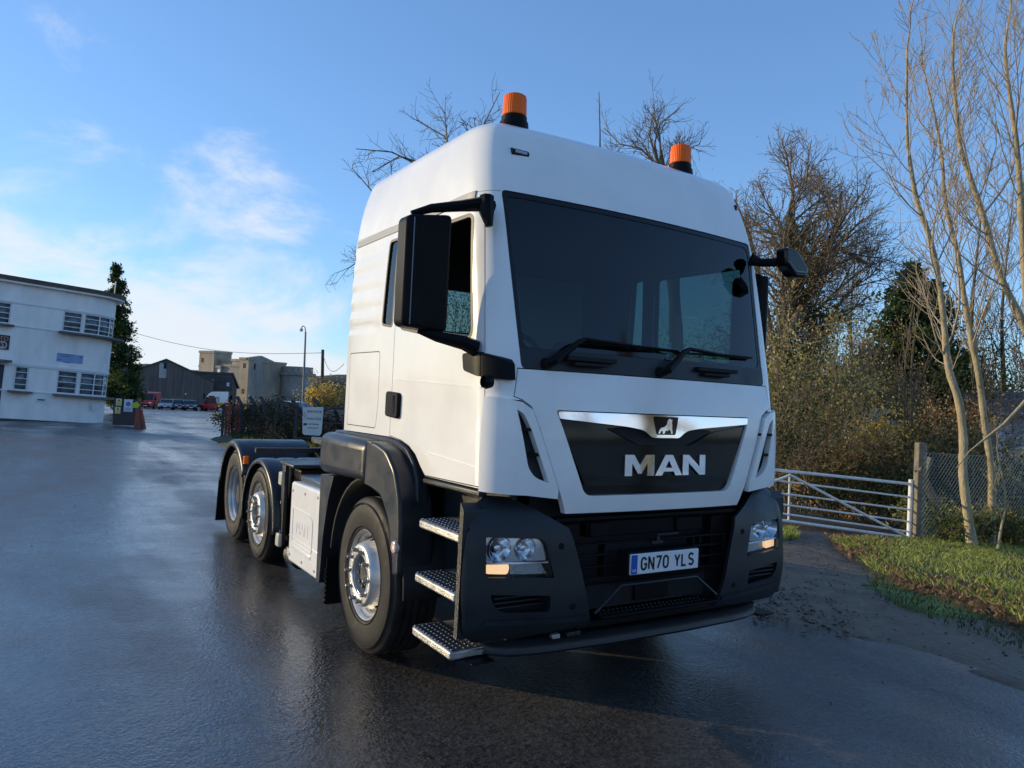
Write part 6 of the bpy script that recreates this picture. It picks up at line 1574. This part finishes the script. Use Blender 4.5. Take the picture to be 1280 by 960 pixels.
# shrubby, twiggy mass beyond the gate
BUSH = dict(seg=[6, 5, 4], kids=[6, 5], spread=.55, ratio=.6, upw=.10, wig=.16, rr=.4, tip=.006, levels=2, start=.15)
def bush(px, D, w_, h_, lm, n, label, group='shrubs beyond the gate', leaf=.10, twig=None, cat='shrub', name='shrub', ns=11, dz=0, low=0.0, nkids=None, droop=0):
    b = GD(px, D, dz); e = empty(name, b, 0, label, cat, group); sk = Skel(); tips = []
    for i in range(ns):
        a = rng.random()*2*PI; q = np.array([math.cos(a)*w_*.28*rng.random(), math.sin(a)*w_*.28*rng.random(), 0]); d = np.array([math.cos(a)*.35*w_/h_, math.sin(a)*.35*w_/h_, 1])
        grow(sk, q, d, h_*(.6+.4*rng.random()), .028, 0, BUSH, tips)
    sk.build('stems', twig or m_twig_dark, e)
    nc = 46; c = rng.normal(size=(nc, 3)); c /= np.linalg.norm(c, axis=1, keepdims=True); c *= (rng.random((nc, 1))**.4)
    c = c*np.array([w_*.5, w_*.45, h_*.48])+np.array([0, 0, h_*(.5+low)]); c[:, 2] = np.maximum(c[:, 2], .15)
    n = int(n*1.25); leaf *= .82; m1 = n//2; P1 = cluster(c, m1, w_*.055); T_ = np.array(tips); P2 = T_[rng.integers(0, len(T_), n-m1)]+rng.normal(size=(n-m1, 3))*w_*.055
    quads(np.concatenate([P1, P2]), leaf, 'leaves', lm, e, droop=droop)
    return e
bush(975, 19, 3.2, 3.4, l_dk, 3600, 'dark green shrub close behind the gate, next to the bumper')
bush(1010, 22, 4.2, 5.0, l_olive, 5200, 'olive green shrub behind the left part of the gate')
bush(1046, 20, 3.0, 2.6, l_rust, 2600, 'rust brown bush behind the middle of the gate', twig=m_twig_red)
bush(1088, 19, 3.0, 1.7, l_dk, 3600, 'dark shrub behind the right end of the white gate')
bush(1098, 21, 2.3, 2.5, l_gold, 2600, 'yellow leaved bush glowing left of the concrete post', leaf=.12, low=.12)
bush(1040, 27, 3.2, 4.6, l_olive, 4200, 'tall olive thicket right of the ivy clad tree')
bush(1032, 31, 5.0, 5.4, l_gold, 2400, 'tall thin birch clump with a few golden leaves', twig=m_twig_red, leaf=.12)
bush(988, 30, 5.0, 7.0, l_olive, 4200, 'olive thicket under the ivy clad tree')
bush(1165, 24, 2.4, 3.8, l_rust, 2600, 'brown bush behind the concrete gatepost', twig=m_twig_red)
bush(1172, 20, 3.2, 3.0, l_dk, 3000, 'dark low shrub behind the fence brace')
bush(1222, 19, 3.4, 2.3, l_dk, 2600, 'dark shrub behind the chain-link mesh at the pale trunks')
bush(1284, 22, 3.4, 2.2, l_olive, 2600, 'olive shrub at the right edge behind the mesh')
bush(1200, 29, 3.4, 5.2, l_dk, 3000, 'tall dark shrub between the pale trunks and the grey house')
bush(1110, 37, 5.0, 5.2, l_dk, 4500, 'tall dark thicket left of the big conifer')
bush(1030, 40, 8.0, 5.6, l_rust, 4200, 'wide brown treetop seen between ivy tree and conifer', twig=m_twig_red, leaf=.16)
bush(1090, 42, 8.0, 6.2, l_olive, 4200, 'rounded olive brown tree beyond the thicket', leaf=.16)
bush(1190, 38, 8.0, 6.6, l_olive, 4200, 'broad olive tree behind the pale trunks', leaf=.15)
bush(1270, 33, 6.5, 6.8, l_ivy, 4200, 'green leafy tree behind the grey house at the right edge', leaf=.14)
bush(950, 36, 8.0, 7.0, l_olive, 4200, 'olive treetop just right of the cab side', leaf=.15)
THIN = dict(OAK, upw=.12, spread=.5, kids=[6, 6, 5])
for px, D, ht, lab in ((1212, 30, 12, 'grey bare tree between the conifer and the pale trunks'), (1250, 33, 13, 'grey bare tree high behind the right hand pale trunks'), (1285, 28, 11, 'grey bare tree at the right edge behind the fence'), (1060, 38, 13, 'bare tree standing between ivy tree and conifer')):
    b = GD(px, D); tree_on('bare_tree', [b, b+Vector((.2, 0, ht*.3)), b+Vector((-.1, .2, ht*.6)), b+Vector((.2, 0, ht))], .14, .02, THIN, lab, group='grey bare trees beyond the fence', bark=m_bark_dark, twig=m_twig_dark, nb=16, start=.3, bl=3.2, k=6)
for px, D in ((1128, 20.5), (1136, 20.2)):
    b = GD(px, D); tree_on('dark_stem', [b, b+Vector((.05, 0, 2)), b+Vector((-.05, .1, 4.2)), b+Vector((.1, 0, 6))], .05, .012, dict(ASH, levels=2), 'thin dark stem behind the gate, %s of the pair' % ('left' if px == 1128 else 'right'), 'tree', 'pair of thin dark stems', m_bark_dark, m_twig_dark, nb=6, start=.5, bl=1.2, k=5)
# brambles along the foot of the fence
for k, (px, D) in enumerate(((1165, 15.2), (1190, 15.6), (1230, 16), (1265, 16.4))):
    bush(px, D, 1.7, .75, l_ivy if k % 2 == 0 else l_olive, 1100, 'low bramble at the foot of the chain-link fence, %s of four' % ['leftmost', 'second', 'third', 'rightmost'][k], 'brambles along the fence', leaf=.09, ns=6)
# conifers
def conifer(name, px, D, pyt, w_, label, n, lm=l_con, leaf=.28, lean=0, base_px=None, ragged=.25, z0=.06):
    b = GD(base_px or px, D); top = AT(px, pyt, D); h_ = top.z-b.z; off = np.array([top.x-b.x, top.y-b.y, 0]); e = empty(name, b, 0, label, 'tree')
    sk = Skel(); sk.chain([np.zeros(3), off*.5+np.array([0, 0, h_*.5]), off+np.array([0, 0, h_])], [.28, .16, .02], 8); sk.build('trunk', m_bark_dark, e)
    br = Skel(); P_ = []; nb = 150
    for i in range(nb):
        u_ = z0+(1-z0)*((i+rng.random())/nb); L_ = w_*.5*((1-u_)**.72*(1-.25*(u_ < .12)))*(1-ragged+2*ragged*rng.random())+.12; a = rng.random()*2*PI
        p = off*u_+np.array([0, 0, h_*u_]); d = np.array([math.cos(a), math.sin(a), -.12+.35*u_]); q = p+d*L_; mid_ = (p+q)/2+np.array([0, 0, -.08*L_])
        br.chain([p, mid_, q+np.array([0, 0, .1*L_])], [.04, .02, .008], 3); m_ = max(8, int(n/nb*(.3+1.5*(1-u_))))
        t = rng.random((m_, 1))**.6; sp2 = rng.normal(size=(m_, 3))*np.array([.13, .13, .09])*L_**.6; P_.append(p+(q-p)*t+sp2*(0.5+t))
    br.build('boughs', m_bark_dark, e); quads(np.concatenate(P_), leaf, 'foliage', lm, e, aspect=2.2, droop=.35); return e
conifer('conifer', 146, 62, 331, 3.5, 'tall narrow dark conifer standing behind the white office', 20000, leaf=.26, base_px=152, ragged=.22)
conifer('conifer', 1142, 33, 332, 6.6, 'broad dark green conifer behind the pale trunks', 22000, leaf=.26, base_px=1142, ragged=.4)
conifer('conifer', 1168, 35, 352, 5.0, 'smaller dark conifer merged with the right side of the broad one', 11000, leaf=.24, ragged=.4)
# old hedge behind the rear wheels
for k, (px, D, w_, h_, lm, nm) in enumerate(((305, 28, 2.2, 1.15, l_hedge_shade, 'dark tangled hedge bush beside the timber screen'), (328, 27, 2.4, 1.25, l_hedge_shade, 'dark hedge bush, second from the timber screen'), (348, 25.5, 2.4, 1.35, l_hedge_shade, 'brown twiggy hedge bush in the middle of the old hedge'), (368, 24, 2.2, 1.15, l_hedge_shade, 'dark hedge bush left of the haulage banner'), (392, 22.5, 2.0, 1.0, l_hedge_shade, 'dark hedge bush behind the haulage banner'))):
    bush(px, D, w_, h_, lm, 2600, nm, 'bushes of the old hedge', leaf=.08)
bush(404, 50, 3.0, 2.7, l_gold, 2200, 'yellow leaved bush beside the wooden utility pole', None, leaf=.16, twig=m_twig_red)
bush(424, 46, 3.2, 1.9, l_dk, 3000, 'dark bush seen just left of the cab', None, leaf=.14)
bush(386, 58, 4.0, 1.7, l_dk, 3000, 'dark distant bush left of the yellow one', None, leaf=.16)
bush(345, 60, 9.0, 1.3, l_rust, 2600, 'low brown scrub in front of the concrete mill', None, leaf=.16)
bush(603, 30, 4.6, 6.4, l_ivy, 7000, 'leafy tree behind the cab, seen through its side and rear windows', None, leaf=.10, cat='tree', name='leafy_tree')
bush(440, 70, 9.0, 3.0, l_dk, 3000, 'dark far tree hidden mostly by the cab', None, leaf=.2)
# trees across the yard behind the photographer (they show as reflections in the windscreen)
src = [o for o in COL.objects if o.name.startswith('ivy_clad_tree')][0]
for k, (x, y, rz) in enumerate(((9, -24, .6), (17, -20, 2.2), (3, -30, 4.0))):
    c = duptree(src); c.location = (x, y, hgt(x, y)); c.rotation_euler = (0, 0, rz)
    c['label'] = 'tree across the yard mirrored in the windscreen, %s of three' % ['middle', 'right', 'left'][k]; c['group'] = 'trees across the yard'
# grass, litter, debris
PV = [Vector(p) for p in verge]
def inside(x, y, poly):
    c = False; n = len(poly); j = n-1
    for i in range(n):
        if (poly[i][1] > y) != (poly[j][1] > y) and x < (poly[j][0]-poly[i][0])*(y-poly[i][1])/(poly[j][1]-poly[i][1]+1e-12)+poly[i][0]: c = not c
        j = i
    return c
def scatter(poly, n, keep=lambda x, y: 1.0):
    xs = [p[0] for p in poly]; ys = [p[1] for p in poly]; o = []
    while len(o) < n:
        x = min(xs)+(max(xs)-min(xs))*rng.random(); y = min(ys)+(max(ys)-min(ys))*rng.random()
        if inside(x, y, poly) and rng.random() < keep(x, y): o.append((x, y, hgt(x, y)))
    return np.array(o)
def nearcam(x, y): d = math.hypot(x+3, y+3); return 1.0 if x < 17 and y > -3.5 and d < 22 else .12
def blades(P_, h_, w_, name, m, label):
    n = len(P_); a = rng.random(n)*2*PI; ln = rng.normal(size=(n, 2))*.35; hh_ = h_*(.5+rng.random(n)); dx = np.cos(a)*w_/2; dy = np.sin(a)*w_/2
    z = P_[:, 2]; v = np.stack([np.stack([P_[:, 0]-dx, P_[:, 1]-dy, z], 1), np.stack([P_[:, 0]+dx, P_[:, 1]+dy, z], 1), np.stack([P_[:, 0]+dx*.6+ln[:, 0]*hh_*.4, P_[:, 1]+dy*.6+ln[:, 1]*hh_*.4, z+hh_*.6], 1), np.stack([P_[:, 0]+ln[:, 0]*hh_, P_[:, 1]+ln[:, 1]*hh_, z+hh_*.95], 1)], 1).reshape(-1, 3)
    me = bpy.data.meshes.new(name); f = np.arange(4*n); me.vertices.add(4*n); me.vertices.foreach_set('co', v.ravel()); me.loops.add(4*n); me.loops.foreach_set('vertex_index', f.astype(np.int32)); me.polygons.add(n); me.polygons.foreach_set('loop_start', (np.arange(n)*4).astype(np.int32)); me.update(calc_edges=True); me.materials.append(m)
    o = bpy.data.objects.new(name, me); COL.objects.link(o); return tag(o, label, 'grass', kind='stuff')
def gpatch(x, y): return nearcam(x, y)*(.12+1.5*max(0, .30+mnoise.noise(Vector((x*1.4, y*1.4, 5)))))
gp0 = scatter(verge, 90000, gpatch); gp0[:, 2] += .03
blades(gp0, .075, .010, 'grass', l_grass, 'short green grass covering the verge')
lt = GP(1040, 684), GP(1100, 684), GP(1092, 704), GP(1060, 704)
strip1 = [(p.x, p.y) for p in (GP(1030, 672), GP(1110, 676), GP(1125, 690), GP(1090, 708), GP(1055, 702))]
strip2 = [(p.x, p.y) for p in (GP(1095, 706), GP(1150, 724), GP(1200, 735), GP(1300, 758), GP(1300, 800), GP(1240, 778), GP(1180, 755), GP(1120, 736))]
A1 = scatter(strip1, 1500); A2 = scatter(strip2, 1700); A3 = scatter(verge, 2400, nearcam); al = np.concatenate([A1, A2, A3]); al[:, 2] += .05+.03*rng.random(len(al))
lo_ = quads(al, .048, 'fallen_leaves', l_litter, None, aspect=1.4); tag(lo_, 'brown fallen leaves strewn along the edge of the verge', 'leaves', kind='stuff')
# clods and stones on the mud strip and yard
mudpoly = wob([(p[0], p[1]) for p in mt_], .1, 3, 3)
def clods(poly, n, s0, s1, name, m, label, keep=lambda x, y: 1.0, flat=.5, dz=0.0):
    P_ = scatter(poly, n, keep); ico = bmesh.new(); bmesh.ops.create_icosphere(ico, subdivisions=1, radius=1); iv = np.array([v.co[:] for v in ico.verts]); itf = np.array([[v.index for v in f.verts] for f in ico.faces]); ico.free()
    s_ = s0+(s1-s0)*rng.random((n, 1))**3; V_ = (iv[None]*(1+.28*rng.normal(size=(n, len(iv), 1)))*s_[:, :, None]*np.array([1, 1, flat])); a = rng.random(n)*6.28
    V_[..., 0], V_[..., 1] = V_[..., 0]*np.cos(a)[:, None]-V_[..., 1]*np.sin(a)[:, None], V_[..., 0]*np.sin(a)[:, None]+V_[..., 1]*np.cos(a)[:, None]
    V_ = V_+P_[:, None, :]; V_[..., 2] += dz; F = (itf[None]+(np.arange(n)*len(iv))[:, None, None]).reshape(-1, 3); V_ = V_.reshape(-1, 3)
    me = bpy.data.meshes.new(name); me.from_pydata(V_.tolist(), [], F.tolist()); me.materials.append(m); o = bpy.data.objects.new(name, me); COL.objects.link(o); return tag(o, label, 'debris', kind='stuff')
cl1 = [(p.x, p.y) for p in (GP(945, 735), GP(1010, 735), GP(1075, 765), GP(1070, 800), GP(985, 790), GP(930, 775))]
clods(cl1, 420, .005, .026, 'mud_clods', m_mud, 'dark wet mud clods beside the front bumper', dz=.012)
clods(mudpoly, 900, .003, .014, 'gravel', mat('grit', (.06, .055, .05), .8, var=.5, vscale=40), 'loose grit and small stones along the muddy strip', dz=.012)
yard_poly = [(-9, -3), (4, -3), (4, 1.2), (1.5, 14), (-9, 20)]
clods(yard_poly, 260, .002, .011, 'grit', MATS['grit'], 'scattered grit on the wet asphalt')
edge_poly = [(p.x, p.y) for p in (GP(1075, 712), GP(1150, 745), GP(1300, 790), GP(1300, 830), GP(1200, 790), GP(1100, 755))]
ep = scatter(edge_poly, 700); ep[:, 2] += .02; blades(ep, .05, .012, 'weeds', l_dk, 'low dark weeds where the verge meets the asphalt')
e2 = [(p.x, p.y) for p in (GP(955, 664), GP(992, 664), GP(1000, 674), GP(960, 678))]; ep = scatter(e2, 1600); ep[:, 2] += .02; blades(ep, .08, .014, 'weeds', l_grass, 'bright grass tuft under the left end of the white gate')
hb = [(p.x, p.y) for p in (GP(285, 548), GP(300, 560), GP(370, 572), GP(430, 580), GP(440, 560), GP(330, 545))]; ep = scatter(hb, 5000); ep[:, 2] += .1; blades(ep, .16, .03, 'weeds', l_dk, 'rank green weeds along the foot of the old hedge')
# grey house and caravan glimpsed through the trees
hf = Frame(1247, 566, 28, R(-8)); he = hf.empty('weatherboard_house', 'pale grey weatherboarded house glimpsed at the right edge behind the trees', 'house'); A = hf.at
zt = A(1250, 516)[1]; xw = A(1247, 540)[0]; m_wb = mat('weatherboard', (.42, .43, .44), .7, var=.1)
for i in range(12): B(he, 'board', m_wb, xw, xw+6, -.02-.02*(i % 2), .1, -2.5+(zt+2.5)*i/12, -2.5+(zt+2.5)*(i+1)/12-.012)
B(he, 'wall', m_wb, xw+.02, xw+5.95, .1, 5, -2.5, zt-.02); MB().prism([(-.5, zt-.1), (2.6, zt+.9), (5.5, zt-.1)], -.0, 5, 'x').build('roof', mat('house_roof', (.10, .10, .11), .8), he).location = (xw-.3, 0, 0)
B(he, 'door', m_dark, xw+1.0, xw+1.8, -.06, .0, -2.2, zt-.5); B(he, 'corner_post', m_sgw, xw-.02, xw+.12, -.08, .02, -2.5, zt)
vf = Frame(1095, 524, 28, R(10)); ve = vf.empty('caravan', 'white caravan roof showing among the brambles above the golden bush', 'caravan'); A = vf.at
x0, z1 = A(1094, 509.5); x1 = A(1131, 512)[0]
MB().prism(rounded([(x0, -1.6), (x0-.05, z1-.3), (x0+.25, z1), (x1-.3, z1-.08), (x1, z1-.5), (x1, -1.6)], .15), 0, 2, 'y').build('body', m_sgw, ve, 30, .05)
MB().box(x0+.3, x0+.8, -.02, .02, z1-.42, z1-.18).build('window', m_vglass, ve); MB().box((x0+x1)/2, (x0+x1)/2+.5, -.02, .02, z1-.45, z1-.2).build('window', m_vglass, ve)
fence_small = Frame(1025, 640, 19, 0);
